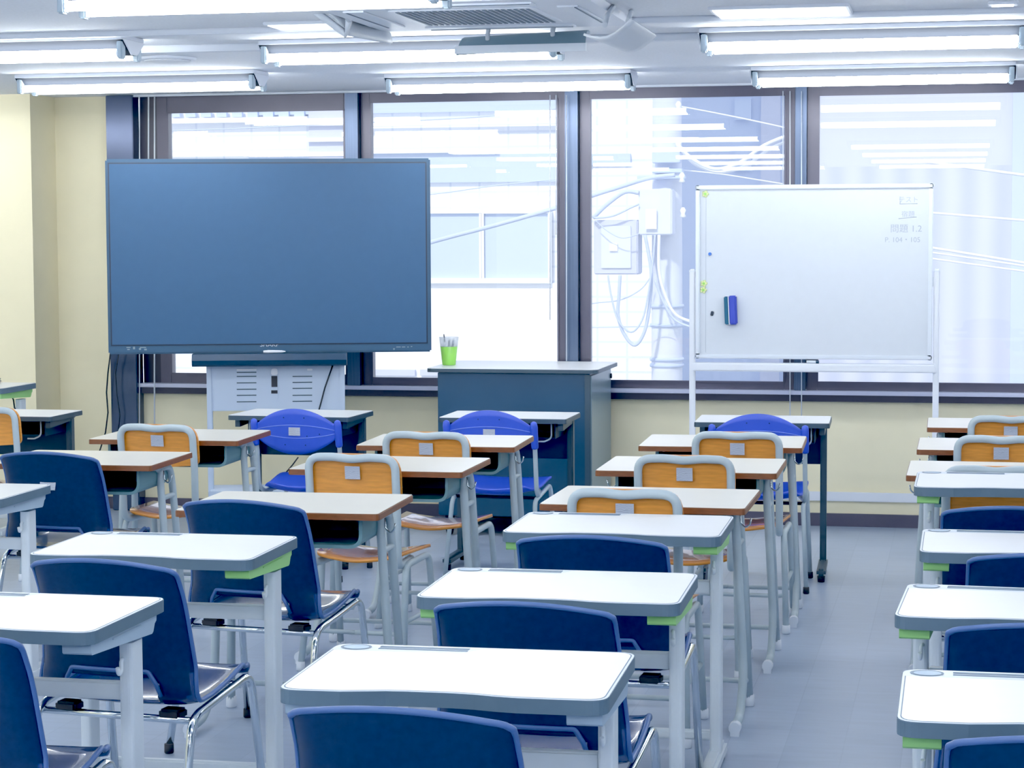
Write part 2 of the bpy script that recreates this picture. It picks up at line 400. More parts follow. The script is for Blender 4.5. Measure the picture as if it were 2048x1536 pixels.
for a, b, c in ((855, 968, 'l'), (968, 1105, 'r')):
    f = BM(); t = 5
    fbox(f, a, 419, b, 427, YF, .08, .1); fbox(f, a, 556, b, 566, YF, .08, .1); fbox(f, a, 427.2, a+t, 555.8, YF, .08, .1); fbox(f, b-t, 427.2, b, 555.8, YF, .08, .1)
    fo = obj('window_frame', f, M['ext_w'], root)
    g = BM(); fbox(g, a+t, 427, b-t, 556, YF, .03, .07); obj('pane', g, M['ext_b'], fo)
for i in range(9):
    bm = BM(); fbox(bm, 345+i*31, 221, 345+i*31+20, 235, YF, .04, .07); obj('window_pane', bm, M['ext_b'], root)
bm = BM(); fbox(bm, 745, 738, 835, 750, YF, .04, .09); fbox(bm, 845, 738, 900, 750, YF, .04, .09); obj('low_vent', bm, M['ext_p'], root)
root = thing('hazy_building', 'hazy blue-grey building behind the utility pole', 'building')
bm = BM(); fbox(bm, 1290, -400, 1660, 1500, 22, 1); obj('wall', bm, M['ext_b2'], root)
bm = BM(); fbox(bm, 1525, -300, 1556, 1400, 22, .1, .06); obj('pilaster', bm, M['ext_p'], root)
for py in (198, 300, 402, 504):
    bm = BM(); fbox(bm, 1470, py, 1503, py+42, 22, .1, .05); obj('window_pane', bm, M['ext_b'], root)
root = thing('ribbed_building', 'pale lilac building with ribbed cladding seen through the right window', 'building')
bm = BM(); fbox(bm, 1625, -500, 2400, 330, 16, .6); obj('upper_wall', bm, M['ext_p'], root)
bm = BM(); fbox(bm, 1625, 330, 2400, 1500, 16, .6); obj('ribbed_wall', bm, M['corr'], root)
bm = BM(); fbox(bm, 2032, -300, 2062, 1400, 16, .06, .05); obj('downpipe', bm, M['ext_b2'], root)
bm = BM(); box(bm, (0, 19, -4.05), (60, 15, .1)); o = obj('road', bm, M['asphalt']); o['kind'] = 'structure'; o['label'] = 'street below the windows'; o['category'] = 'road'

YP = 14.6
root = thing('utility_pole', 'pale concrete utility pole with meter boxes outside the third window', 'utility pole')
c = P(1334, 500, YP)
bm = BM(); lathe(bm, [(.115, -4), (.108, 1.2), (.1, 2.6), (.095, 5)], (c.x, YP, 0), 20); obj('pole', bm, M['conc'], root)
for py in (612, 650, 718, 730):
    z = P(1334, py, YP).z; bm = BM(); lathe(bm, [(.118, -.012), (.122, 0), (.118, .012)], (c.x, YP, z), 20); obj('band', bm, M['ext_b2'], root)
def pbox(name, px0, py0, px1, py1, Y, d, m, doors=()):
    bm = BM(); a, b = P(px0, py0, Y), P(px1, py1, Y)
    box(bm, ((a.x+b.x)/2, Y+d/2, (a.z+b.z)/2), (b.x-a.x, d, a.z-b.z), bev=.008); o = obj(name, bm, m, root)
    for (u0, v0, u1, v1, mm, nm) in doors:
        bm = BM(); a, b = P(u0, v0, Y), P(u1, v1, Y); yy_ = Y-(.02 if nm == 'notice' else .006); box(bm, ((a.x+b.x)/2, yy_, (a.z+b.z)/2), (b.x-a.x, .012, a.z-b.z)); obj(nm, bm, mm, o)
    return o
pbox('meter_box', 1277, 378, 1344, 470, YP-.3, .18, M['conc'], ((1292, 418, 1314, 458, M['ext_w'], 'notice'),))
pbox('cable_box', 1187, 440, 1276, 549, YP-.25, .2, M['ext_p'], ((1203, 452, 1262, 536, M['conc'], 'box_door'), (1220, 487, 1236, 502, M['ext_w'], 'notice')))
for (a, b, c_, d) in ((1306, 296, 1362, 326), (1306, 338, 1366, 346), (1276, 352, 1372, 358)):
    bm = BM(); p, q = P(a, b, YP-.12), P(c_, d, YP-.12); box(bm, ((p.x+q.x)/2, YP-.13, (p.z+q.z)/2), (q.x-p.x, .08, p.z-q.z), bev=.004); obj('bracket', bm, M['ext_b'], root)
for px, py in ((1357, 213), (1357, 290), (1364, 355), (1366, 425)):
    p = P(px, py, YP-.16); bm = BM(); lathe(bm, [(.008, -.035), (.022, -.028), (.013, -.008), (.022, .014), (.008, .035)], p, 12); obj('insulator', bm, M['ext_w'], root)
def wire(label, pts, Y, r, m='wire'):
    q = []
    for p in pts: q.append(P(p[0], p[1], p[2] if len(p) > 2 else Y))
    # smooth with Catmull-Rom
    out = []
    for i in range(len(q)-1):
        p0, p1, p2, p3 = q[max(i-1, 0)], q[i], q[i+1], q[min(i+2, len(q)-1)]
        for k in range(6):
            t = k/6
            out.append(.5*((2*p1)+(p2-p0)*t+(2*p0-5*p1+4*p2-p3)*t*t+(3*p1-p0-3*p2+p3)*t**3))
    out.append(q[-1])
    bm = BM(); tube(bm, out, r*.75, 7); return tag(obj('overhead_cable', bm, M[m]), label, 'cable', 'cables outside the windows')
wire('thick cable rising to the pole from the lower left of the pole window', [(1130, 412), (1180, 393), (1240, 374), (1300, 356), (1350, 350)], YP-.25, .02)
wire('short curved cable above the cable box', [(1186, 436), (1215, 408), (1250, 384), (1278, 386)], YP-.3, .02)
wire('thin cable from the splice to the meter box', [(1188, 436), (1225, 432), (1262, 415), (1278, 408)], YP-.32, .01)
wire('thin cable drooping over the cable box door', [(1190, 440), (1215, 462), (1245, 476), (1278, 468)], YP-.36, .005)
wire('upper strand of the pair sagging right from the pole', [(1356, 290), (1385, 318), (1430, 338), (1480, 325), (1530, 290), (1600, 262)], YP-.2, .017, 'wire_w')
wire('lower strand of the pair sagging right from the pole', [(1358, 297), (1392, 330), (1440, 344), (1490, 332), (1540, 298), (1600, 272)], YP-.15, .014, 'wire_w')
wire('thin wire crossing to the top right of the pole window', [(1356, 212), (1420, 224), (1500, 240), (1600, 262)], YP, .007, 'wire_w')
wire('thin wire running down right behind the whiteboard', [(1360, 340), (1440, 348), (1530, 362), (1640, 380)], YP+.2, .006, 'wire_w')
wire('left drop cable looping under the cable box', [(1240, 550), (1238, 590), (1236, 630), (1248, 668), (1270, 690), (1290, 660), (1300, 600), (1302, 540), (1290, 470)], YP-.3, .016)
wire('right drop cable looping under the cable box', [(1216, 550), (1222, 590), (1236, 640), (1262, 664), (1284, 640), (1296, 590), (1306, 520), (1310, 470)], YP-.34, .009)
wire('cable curving down past the pole to the whiteboard', [(1318, 470), (1318, 540), (1330, 590), (1352, 630), (1392, 646)], YP-.3, .015, 'wire_w')
wire('second cable curving down past the pole', [(1310, 560), (1325, 600), (1350, 640), (1395, 658)], YP-.33, .011)
wire('cable strung from the cable box foot to the left', [(1130, 616), (1190, 606), (1240, 600), (1280, 580), (1300, 556)], YP-.2, .006)
wire('low thin wire across the pole window', [(1120, 656), (1200, 655), (1300, 652), (1340, 650)], YP-.2, .004)
wire('broad cable bundle rising across the second window', [(800, 502), (900, 474), (1000, 448), (1140, 408)], 15.2, .022)
wire('thin wire rising across the second window', [(800, 396), (900, 384), (1000, 370), (1140, 356)], 15.4, .006)
wire('upper thin wire at the top of the second window', [(700, 246), (850, 240), (980, 232), (1140, 214)], 15.3, .006)
wire('upper of the three strands right of the whiteboard', [(1840, 492), (1940, 508), (2060, 528), (2160, 548)], 14.0, .012, 'wire_w')
wire('middle of the three strands right of the whiteboard', [(1840, 502), (1940, 516), (2060, 534), (2160, 552)], 14.1, .009, 'wire_w')
wire('lowest of the three strands right of the whiteboard', [(1840, 514), (1940, 528), (2060, 544), (2160, 556)], 14.2, .009, 'wire_w')
wire('single strand higher up right of the whiteboard', [(1840, 424), (1940, 432), (2060, 442), (2160, 452)], 14.2, .011, 'wire_w')
wire('strand at the upper right beside the lamp reflections', [(1840, 322), (1940, 336), (2060, 352), (2160, 366)], 14.0, .013, 'wire_w')
wire('thin wire slanting down across the first window', [(300, 262), (450, 258), (600, 251), (720, 246)], 15.4, .006)
# ------------------------------------------------------------------ ceiling fittings
def make_lamp():
    t = thing('fluorescent_light', '', 'ceiling light', (0, 0, 0))
    L = 1.245
    bm = BM(); box(bm, (0, 0, -.010), (L, .23, .0199), bev=.003); obj('canopy', bm, M['acfix'], t)
    prof = [(-.108, -.02), (.108, -.02), (.028, -.075), (-.028, -.075)]
    bm = BM()
    A = [bm.verts.new((-L/2, y, z)) for y, z in prof]; B = [bm.verts.new((L/2, y, z)) for y, z in prof]
    n = len(prof)
    for i in range(n): bm.faces.new((A[i], A[(i+1) % n], B[(i+1) % n], B[i]))
    bm.faces.new(A[::-1]); bm.faces.new(B)
    obj('housing', bm, M['fix'], t)
    for e in (-1, 1):
        bm = BM(); E0 = [bm.verts.new((e*(L/2+.0005), y, z)) for y, z in prof]; E1 = [bm.verts.new((e*(L/2+.006), y, z)) for y, z in prof]
        for i in range(n): bm.faces.new((E0[i], E0[(i+1) % n], E1[(i+1) % n], E1[i]))
        bm.faces.new(E0[::-1]); bm.faces.new(E1); obj('end_plate', bm, M['acfix'], t)
    for s in (-1, 1):
        bm = BM(); tube(bm, [(-.585, s*.088, -.072), (.585, s*.088, -.072)], .0165, 12); obj('lamp_tube', bm, M['lamp'], t)
        for e in (-1, 1):
            bm = BM(); box(bm, (e*.605, s*.083, -.058), (.024, .04, .075), bev=.005); so = obj('socket', bm, M['socket'], t)
            bm = BM(); tube(bm, [(e*.584, s*.088, -.072), (e*.597, s*.088, -.072)], .0135, 10); obj('tube_cap', bm, M['rim'], so)
    return t
lamp0 = make_lamp(); first = [True]
def lamp(x, y, label, group, rz=0):
    if first[0]:
        first[0] = False; lamp0.location = (x, y, ZC-.001); lamp0['label'] = label; lamp0['group'] = group; lamp0.rotation_euler.z = rz
        return lamp0
    return dup(lamp0, (x, y, ZC-.001), rz, label, group)
g = 'twin-tube fluorescent lights on the ceiling'
zt = ZC-.073
r1 = [G(283, 176, zt), G(1021, 175, zt), G(1765, 161, zt)]
lamp(r1[0].x, r1[0].y, 'twin-tube light nearest the yellow wall, just above the display', g)
lamp(r1[1].x, r1[1].y, 'twin-tube light above the second window, nearest the glass', g)
lamp(r1[2].x, r1[2].y, 'twin-tube light over the whiteboard, nearest the glass', g)
r2 = [G(-20, 116, zt), G(824, 113, zt), G(1724, 90, zt)]
lamp(r2[0].x, r2[0].y, 'twin-tube light whose end reaches the round ceiling disc', g)
lamp(r2[1].x, r2[1].y, 'twin-tube light partly hidden by the grey hanging deflector', g)
lamp(r2[2].x, r2[2].y, 'twin-tube light at upper right, second row from the windows', g)
r3 = G(507, 8, zt)
lamp(r3.x, r3.y, 'twin-tube light along the top edge crossing the air unit', g)
xs = [r1[0].x, r1[1].x+.03, r1[2].x]
for y in (4.4, 2.4, .4, -1.6):
    for x in (xs[0]-1.95, xs[0], xs[1], xs[2], xs[2]+1.95):
        lamp(x, y, 'twin-tube fluorescent light farther back on the ceiling', 'twin-tube lights behind the view')
for y in (6.4, 8.5, 10.45):
    for x in (xs[0]-1.95, xs[2]+1.95): lamp(x, y, 'twin-tube fluorescent light out at the side of the ceiling', 'twin-tube lights at the sides')
# bright patches on the ceiling, built as glowing flush panels
def flush(px0, px1, py0, py1, label):
    a, b = G(px0, (py0+py1)/2, ZC), G(px1, (py0+py1)/2, ZC); y0, y1 = G((px0+px1)/2, py0, ZC).y, G((px0+px1)/2, py1, ZC).y
    t = thing('flush_light', label, 'ceiling light', ((a.x+b.x)/2, (y0+y1)/2, ZC), 0, 'flush white panels on the ceiling')
    w, d = b.x-a.x, abs(y1-y0)
    bm = BM(); box(bm, (0, 0, -.006), (w, d, .012), bev=.003); o = obj('frame', bm, M['acfix'], t)
    bm = BM(); box(bm, (0, 0, -.013), (w-.03, d-.03, .004)); obj('diffuser', bm, M['led'], t)
flush(1424, 1706, 9, 32, 'glowing flush panel at the top right of the ceiling')
flush(1975, 2036, 1, 6, 'tiny glowing flush panel in the top right corner')
flush(536, 720, 41, 53, 'glowing flush panel left of the air unit')
q = G(335, 115, ZC)
t = thing('ceiling_disc', 'round white disc flush on the ceiling between two lights', 'ceiling disc', (q.x, q.y, ZC))
bm = BM(); lathe(bm, [(.125, -.014), (.13, -.008), (.13, 0)], (0, 0, 0), 32); obj('rim', bm, M['acfix'], t)
bm = BM(); lathe(bm, [(.1, -.02), (.105, -.0141)], (0, 0, 0), 32); obj('cover', bm, M['ceil'], t)

# air conditioner cassette
q = G(1012, 41, ZC); ax, ay1 = q.x, q.y; S = .95
t = thing('air_conditioner', 'white ceiling air conditioner cassette with slatted grille', 'air conditioner', (ax, ay1-S/2, ZC))
bm = BM(); prism(bm, rrect(S, S, .05), -.03, 0, bev=.008); 
ac_panel = obj('panel', bm, M['acw'], t)
G_ = .52
bm = BM(); prism(bm, rrect(G_, G_, .02), -.034, -.0301); gr = obj('grille', bm, M['rim'], t)
bm = BM()
for i in range(22):
    x = -G_/2+.03+i*(G_-.06)/21
    box(bm, (x, 0, -.0352), (.0125, G_-.05, .0022))
s_ = obj('grille_slot', bm, M['slat'], gr)
for sx, sy in ((0, 1), (0, -1), (1, 0), (-1, 0)):
    bm = BM(); c = .375
    box(bm, (sx*c, sy*c, -.033), ((.56 if sx == 0 else .075), (.56 if sy == 0 else .075), .006), bev=.002); v = obj('outlet', bm, M['rim'], t)
    bm = BM(); box(bm, (sx*.40, sy*.40, -.0368), ((.54 if sx == 0 else .006), (.54 if sy == 0 else .006), .0025)); obj('outlet_gap', bm, M['slat'], v)
# deflector wings hung round the cassette
def plate(pts, label, m, arms):
    """pts: four 3D corners of the board in order; arms: list of polylines"""
    t = thing('air_deflector', label, 'air deflector', (0, 0, 0), 0, 'air deflectors hung round the air conditioner')
    bm = BM(); pts = [Vector(p) for p in pts]
    rows = 6; cols = 8; n = (pts[1]-pts[0]).cross(pts[3]-pts[0]).normalized(); grid = []
    for i in range(rows+1):
        r = []
        for j in range(cols+1):
            u, v = j/cols, i/rows
            p = (pts[0]*(1-u)+pts[1]*u)*(1-v)+(pts[3]*(1-u)+pts[2]*u)*v
            r.append(bm.verts.new(p + n*.03*math.sin(PI*v)))
        grid.append(r)
    for i in range(rows):
        for j in range(cols): bm.faces.new((grid[i][j], grid[i][j+1], grid[i+1][j+1], grid[i+1][j]))
    o = obj('board', bm, m, t, smooth=True); md = o.modifiers.new('thickness', 'SOLIDIFY'); md.thickness = .008
    for a in arms:
        bm = BM(); tube(bm, fillet(a, .03), .009, 8); obj('arm', bm, M['wingw'], t)
    if 'hanging left' in label:
        bm = BM(); tube(bm, [pts[3]-Vector((.03, 0, -.02)), pts[3], pts[0], pts[0]+Vector((.012, 0, .05))], .014, 8); obj('end_rib', bm, M['wingw'], t)
    return t
def W(px, py, z): return G(px, py, z)
y2 = ay1+.03
A, B, C_, D = P(912, 108, y2), P(1170, 93, y2), P(1180, 63, y2+.14), P(940, 77, y2+.14)
plate([A, B, C_, D], 'grey hanging air deflector in front of a lit tube', M['wing'],
      [[P(976, 94, y2+.05), P(975, 70, y2+.04), P(980, 40, y2-.04)], [P(1106, 82, y2+.05), P(1105, 62, y2+.04), P(1114, 32, y2-.04)]])
bm = BM(); a, b = P(910, 104, y2-.012), P(1172, 90, y2-.012)
box(bm, ((a.x+b.x)/2, y2-.012, (a.z+b.z)/2), (b.x-a.x, .012, .03)); o = obj('front_lip', bm, M['wingw']); o.parent = [x for x in COL.objects if x.name.startswith('air_deflector')][0]
xw = ax-S/2-.04
def PX(px, py, X):
    d = ray(px, py); return EYE + d*(X/d.x)
yn, yf = ay1-S+.12, ay1-.1
plate([PX(692, 68, xw+.02), PX(785, 86, xw+.08), PX(757, 66, xw-.02), PX(624, 18, xw-.12)], 'white air deflector hanging left of the air unit', M['wingw'],
      [[PX(688, 60, xw), PX(700, 44, xw+.03), PX(690, 28, xw+.05), PX(664, 10, xw+.1)], [PX(742, 66, xw), PX(738, 48, xw+.03), PX(715, 30, xw+.06), PX(705, 12, xw+.1)]])
xw = ax+S/2+.04
plate([PX(1168, 66, xw-.02), PX(1232, 92, xw-.02), PX(1311, 68, xw+.2), PX(1262, 36, xw+.2)], 'pale diamond-shaped air deflector hanging right of the air unit', M['wingw'],
      [[PX(1210, 50, xw), PX(1214, 32, xw-.01), PX(1232, 6, xw-.05)], [PX(1256, 42, xw+.1), PX(1262, 24, xw), PX(1262, 4, xw-.05)]])
# ------------------------------------------------------------------ furniture builders (local frame: +y towards the windows, sitter at -y)
def make_modern_desk(zt, bm_mat):
    W_, D_ = .636, .457
    t = thing('modern_desk', '', 'desk')
    # outline with rounded corners and a shallow hollow on the sitter's edge
    def outline(ins, zr=.04):
        w, d = W_/2-ins, D_/2-ins; r = zr-ins*.6
        pts = [Vector((-w, -d, 0)), Vector((w, -d, 0)), Vector((w, d, 0)), Vector((-w, d, 0))]
        o = fillet(pts, r, 5, True)
        # insert front samples
        out = []
        for i, p in enumerate(o):
            out.append(p)
            if i == 5:      # end of first corner (on the front edge)
                q = o[6]
                for k in range(1, 13):
                    u = k/13; x = p.x+(q.x-p.x)*u
                    dip = .022*math.exp(-((x+.03)/.13)**4)*1.0
                    out.append(Vector((x, -d+dip*min(1, 4*u, 4*(1-u)), 0)))
        return [(p.x, p.y) for p in out]
    bm = BM(); prism(bm, outline(0), zt-.030, zt-.0015, bev=.0012); obj('edge_trim', bm, M['grey_t'], t)
    bm = BM(); prism(bm, outline(.0015), zt-.0016, zt-.0006); obj('top_rim', bm, M['rim'], t)
    # white inlay with tray notch on the far left
    w, d = W_/2-.006, D_/2-.006
    xe = -.02
    pts = [(-w, -d+.0), (-w, d-.048)]
    ol = outline(.006, .04)
    inlay = [(x, y) for x, y in ol]
    # cut the far-left region: replace points with y > d-.07 and x < xe
    def cut(x, y):
        if x < xe-.03: lim = d-.062
        elif x < xe+.03: lim = d-.062+.062*(.5-.5*math.cos(PI*(x-xe+.03)/.06))
        else: lim = d
        return (x, min(y, lim))
    dense = []
    for i, p in enumerate(inlay):
        q = inlay[(i+1) % len(inlay)]
        nseg = max(1, int(math.dist(p, q)/.012)) if p[1] > d-.075 and q[1] > d-.075 else 1
        for k in range(nseg): dense.append((p[0]+(q[0]-p[0])*k/nseg, p[1]+(q[1]-p[1])*k/nseg))
    poly = [cut(*p) for p in dense]
    res = []
    for p in poly:
        if not res or math.dist(res[-1], p) > 1e-4: res.append(p)
    # dark seam then the surface
    bm = BM(); prism(bm, res, zt-.0006, zt-.0002); se = obj('seam', bm, M['slot'], t)
    cx = sum(p[0] for p in res)/len(res); cy = sum(p[1] for p in res)/len(res)
    small = [(p[0]*.9925, p[1]*.989) for p in res]
    bm = BM(); prism(bm, small, zt-.0002, zt); obj('work_surface', bm, M['white_l'], t)
    # cup dish and pen grooves in the rim strip
    bm = BM(); lathe(bm, [(.031, -.0004), (.033, .0004)], (0, 0, 0), 28)
    bmesh.ops.transform(bm, matrix=Matrix.Translation((-.27, D_/2-.036, zt)) @ Matrix.Diagonal((1, .85, 1, 1)), verts=bm.verts)
    dish = obj('cup_dish', bm, M['slot'], t)  # shading inside the dish put on as a dark disc
    bm = BM(); lathe(bm, [(.026, 0), (.027, .0006)], (0, 0, 0), 28)
    bmesh.ops.transform(bm, matrix=Matrix.Translation((-.269, D_/2-.039, zt+.0003)) @ Matrix.Diagonal((1, .78, 1, 1)), verts=bm.verts)
    obj('dish_floor', bm, M['grey_b'], dish)
    bm = BM(); box(bm, (-.125, D_/2-.024, zt-.0003), (.19, .013, .0014)); box(bm, (-.125, D_/2-.043, zt-.0003), (.19, .009, .0014)); obj('pen_groove', bm, M['slot'], t)
    for s in (-1, 1):
        # bracket under the side edge: long wedge, deeper at the sitter's end
        x = s*(W_/2-.045)
        prof = [(-.19, zt-.0305), (-.19, zt-.058), (-.14, zt-.072), (.16, zt-.058), (.185, zt-.045), (.19, zt-.0305)]
        prof = [(-.205, zt-.0302), (-.203, zt-.052), (-.198, zt-.056), (.15, zt-.074), (.158, zt-.070), (.168, zt-.052), (.178, zt-.047), (.18, zt-.0302)]
        bm = BM(); A = [bm.verts.new((x-.034, y, z)) for y, z in prof]; B = [bm.verts.new((x+.034, y, z)) for y, z in prof]
        n = len(prof)
        for i in range(n): bm.faces.new((A[i], A[(i+1) % n], B[(i+1) % n], B[i]))
        bm.faces.new(A[::-1]); bm.faces.new(B)
        br = obj('side_bracket', bm, bm_mat, t)
        bm = BM(); box(bm, (x+s*.0345, .0, zt-.042), (.004, .17, .004), bev=.001); obj('bracket_ridge', bm, bm_mat, br)
        # post
        xl = s*(W_/2-.042); yl = .095
        bm = BM(); prism(bm, rrect(.034, .072, .012, 4), .03, zt-.08)
        bmesh.ops.transform(bm, matrix=Matrix.Translation((xl, yl, 0)), verts=bm.verts); lg = obj('leg', bm, M['white_m'], t)
        bm = BM(); pts = [(xl-s*.006, yl-.036, zt-.118), (xl-s*.004, yl-.05, zt-.120), (xl-s*.002, yl-.054, zt-.142), (xl-s*.002, yl-.07, zt-.148), (xl-s*.002, yl-.076, zt-.13)]
        tube(bm, fillet(pts, .012), .005, 8); obj('bag_hook', bm, M['white_m'], lg)
        # foot
        bm = BM(); box(bm, (xl, -.005, .034), (.046, .43, .042), bev=.01); ft = obj('foot', bm, M['white_m'], t)
        for e in (-1, 1):
            bm = BM(); lathe(bm, [(.016, 0), (.018, .0135)], (xl, -.005+e*.19, 0), 12); obj('glide', bm, M['black'], ft)
    bm = BM(); box(bm, (0, .1, zt-.20), (W_-.118, .026, .042), bev=.004); obj('crossbar', bm, M['white_m'], t)
    bm = BM(); box(bm, (0, .17, .075), (W_-.118, .026, .03), bev=.006); obj('foot_bar', bm, M['white_m'], t)
    return t

def make_wood_desk():
    W_, D_, zt = .665, .50, .734
    t = thing('school_desk', '', 'desk')
    bm = BM(); prism(bm, rrect(W_, D_, .018, 3), zt-.022, zt-.0015, bev=.002); obj('wood_edge', bm, M['wood_e'], t)
    bm = BM(); prism(bm, rrect(W_-.006, D_-.006, .016, 3), zt-.0015, zt); obj('work_surface', bm, M['cream_l'], t)
    # book tray: U-profile, open towards the sitter
    w, h = .265, .098; zt2 = zt-.0225
    out = fillet([(-w, 0, 0), (-w, -h, 0), (w, -h, 0), (w, 0, 0)], .045, 6)
    inn = fillet([(w-.011, 0, 0), (w-.011, -h+.011, 0), (-w+.011, -h+.011, 0), (-w+.011, 0, 0)], .034, 6)
    bm = BM(); ring = [(p.x, p.y) for p in out]+[(p.x, p.y) for p in inn]
    prism(bm, ring, 0, .33); bmesh.ops.transform(bm, matrix=Matrix(((1, 0, 0, 0), (0, 0, 1, -.19), (0, 1, 0, zt2), (0, 0, 0, 1))), verts=bm.verts)
    tr = obj('book_tray', bm, M['tray'], t)
    bm = BM(); prism(bm, [(p.x*.998, p.y*.998) for p in inn][::-1], 0, .004)
    bmesh.ops.transform(bm, matrix=Matrix(((1, 0, 0, 0), (0, 0, 1, .13), (0, 1, 0, zt2-.0005), (0, 0, 0, 1))), verts=bm.verts)
    obj('tray_back', bm, M['tray_in'], tr)
    bm = BM(); lin = fillet([(w-.0115, -.002, 0), (w-.0115, -h+.0115, 0), (-w+.0115, -h+.0115, 0), (-w+.0115, -.002, 0)], .0335, 6)
    lo = [bm.verts.new((p.x, -.15, zt2+p.y)) for p in lin]; hi = [bm.verts.new((p.x, .13, zt2+p.y)) for p in lin]
    for i in range(len(lin)-1): bm.faces.new((lo[i], lo[i+1], hi[i+1], hi[i]))
    obj('tray_lining', bm, M['tray_in'], tr)
    for s in (-1, 1):
        xt, xb = s*.272, s*.3
        # front post, foot kicks towards the sitter
        bm = BM(); pts = [(xt, .02, zt-.023), (xt+s*.002, .02, zt-.1), (xb, .03, .14), (xb, -.08, .032), (xb, -.225, .026)]
        tube(bm, fillet(pts, [0, .05, .16, .1, 0], 8), .0145, 12); lg = obj('front_leg', bm, M['tube'], t)
        bm = BM(); tube(bm, [(xb, -.205, .0265), (xb, -.24, .026)], .0195, 12); box(bm, (xb, -.225, .006), (.028, .03, .012)); obj('foot_cap', bm, M['rim'], lg)
        # rear post bends forward under the top
        bm = BM(); pts = [(xt, -.07, zt-.045), (xt, .10, zt-.045), (xt+s*.006, .18, zt-.2), (xb, .21, .0)]
        pts = [(xt, .0, zt-.042), (xt, .14, zt-.042), (xt+s*.004, .16, zt-.15), (xb, .205, .02)]
        tube(bm, fillet(pts, [0, .07, .05, 0]), .0145, 12); lg2 = obj('rear_leg', bm, M['tube'], t)
        bm = BM(); lathe(bm, [(.016, 0), (.0185, .004), (.0175, .04)], (xb, .207, 0), 12); obj('foot_cap', bm, M['rim'], lg2)
        bm = BM(); tube(bm, [(xt+s*.005, .022, zt-.16), (xt+s*.006, .155, zt-.16)], .010, 10); obj('side_rail', bm, M['tube'], t)
        bm = BM(); box(bm, (s*.262, .03, zt-.034), (.05, .16, .022), bev=.004); obj('top_plate', bm, M['tube'], t)
        bm = BM(); tube(bm, fillet([(xb, .028, .135), (xb-s*.004, .16, .095), (xb-s*.06, .195, .088), (0, .195, .088)], [0, .05, .05, 0]), .009, 10); obj('foot_rail', bm, M['tube'], t)
        bm = BM(); hk = [(xt+s*.014, .02, zt-.05), (xt+s*.02, .015, zt-.085), (xt+s*.036, .01, zt-.098), (xt+s*.05, .005, zt-.085), (xt+s*.054, .005, zt-.065)]
        tube(bm, fillet(hk, .014), .003, 8); obj('bag_hook', bm, M['chrome'], t)
    return t

def make_dark_desk():
    W_, D_, zt = .617, .383, .732
    t = thing('front_row_desk', '', 'desk')
    bm = BM(); prism(bm, rrect(W_, D_, .015, 3), zt-.024, zt-.002, bev=.002); obj('edge_band', bm, M['dgrey'], t)
    bm = BM(); prism(bm, rrect(W_-.006, D_-.006, .013, 3), zt-.002, zt); obj('work_surface', bm, M['white_l'], t)
    bm = BM(); box(bm, (0, .155, zt-.125), (W_-.08, .014, .20), bev=.003); obj('modesty_panel', bm, M['dark'], t)
    bm = BM(); box(bm, (0, .02, zt-.10), (W_-.14, .24, .006)); 
    for s in (-1, 1): box(bm, (s*(W_/2-.072), .02, zt-.062), (.006, .24, .075))
    obj('book_shelf', bm, M['dark'], t)
    for s in (-1, 1):
        x = s*(W_/2-.035)
        bm = BM(); prof = [(-.15, zt-.0245), (-.15, zt-.06), (.10, zt-.045), (.165, zt-.0245)]
        A = [bm.verts.new((x-.012, y, z)) for y, z in prof]; B = [bm.verts.new((x+.012, y, z)) for y, z in prof]
        for i in range(4): bm.faces.new((A[i], A[(i+1) % 4], B[(i+1) % 4], B[i]))
        bm.faces.new(A[::-1]); bm.faces.new(B); obj('side_bracket', bm, M['dgrey'], t)
        bm = BM(); box(bm, (x, .11, (zt-.03+.05)/2), (.03, .045, zt-.03-.05), bev=.006); obj('leg', bm, M['dgrey'], t)
        bm = BM(); box(bm, (x, -.01, .045), (.042, .37, .035), bev=.01); ft = obj('foot', bm, M['dgrey'], t)
        for e in (-1, 1):
            bm = BM(); lathe(bm, [(.016, 0), (.018, .028)], (x, -.01+e*.16, 0), 12); obj('glide', bm, M['black'], ft)
        bm = BM(); tube(bm, fillet([(x-s*.05, -.12, zt-.026), (x-s*.05, -.12, zt-.10), (x-s*.085, -.12, zt-.115), (x-s*.12, -.12, zt-.115)], .03), .004, 8); obj('wire_hook', bm, M['tube'], t)
    return t

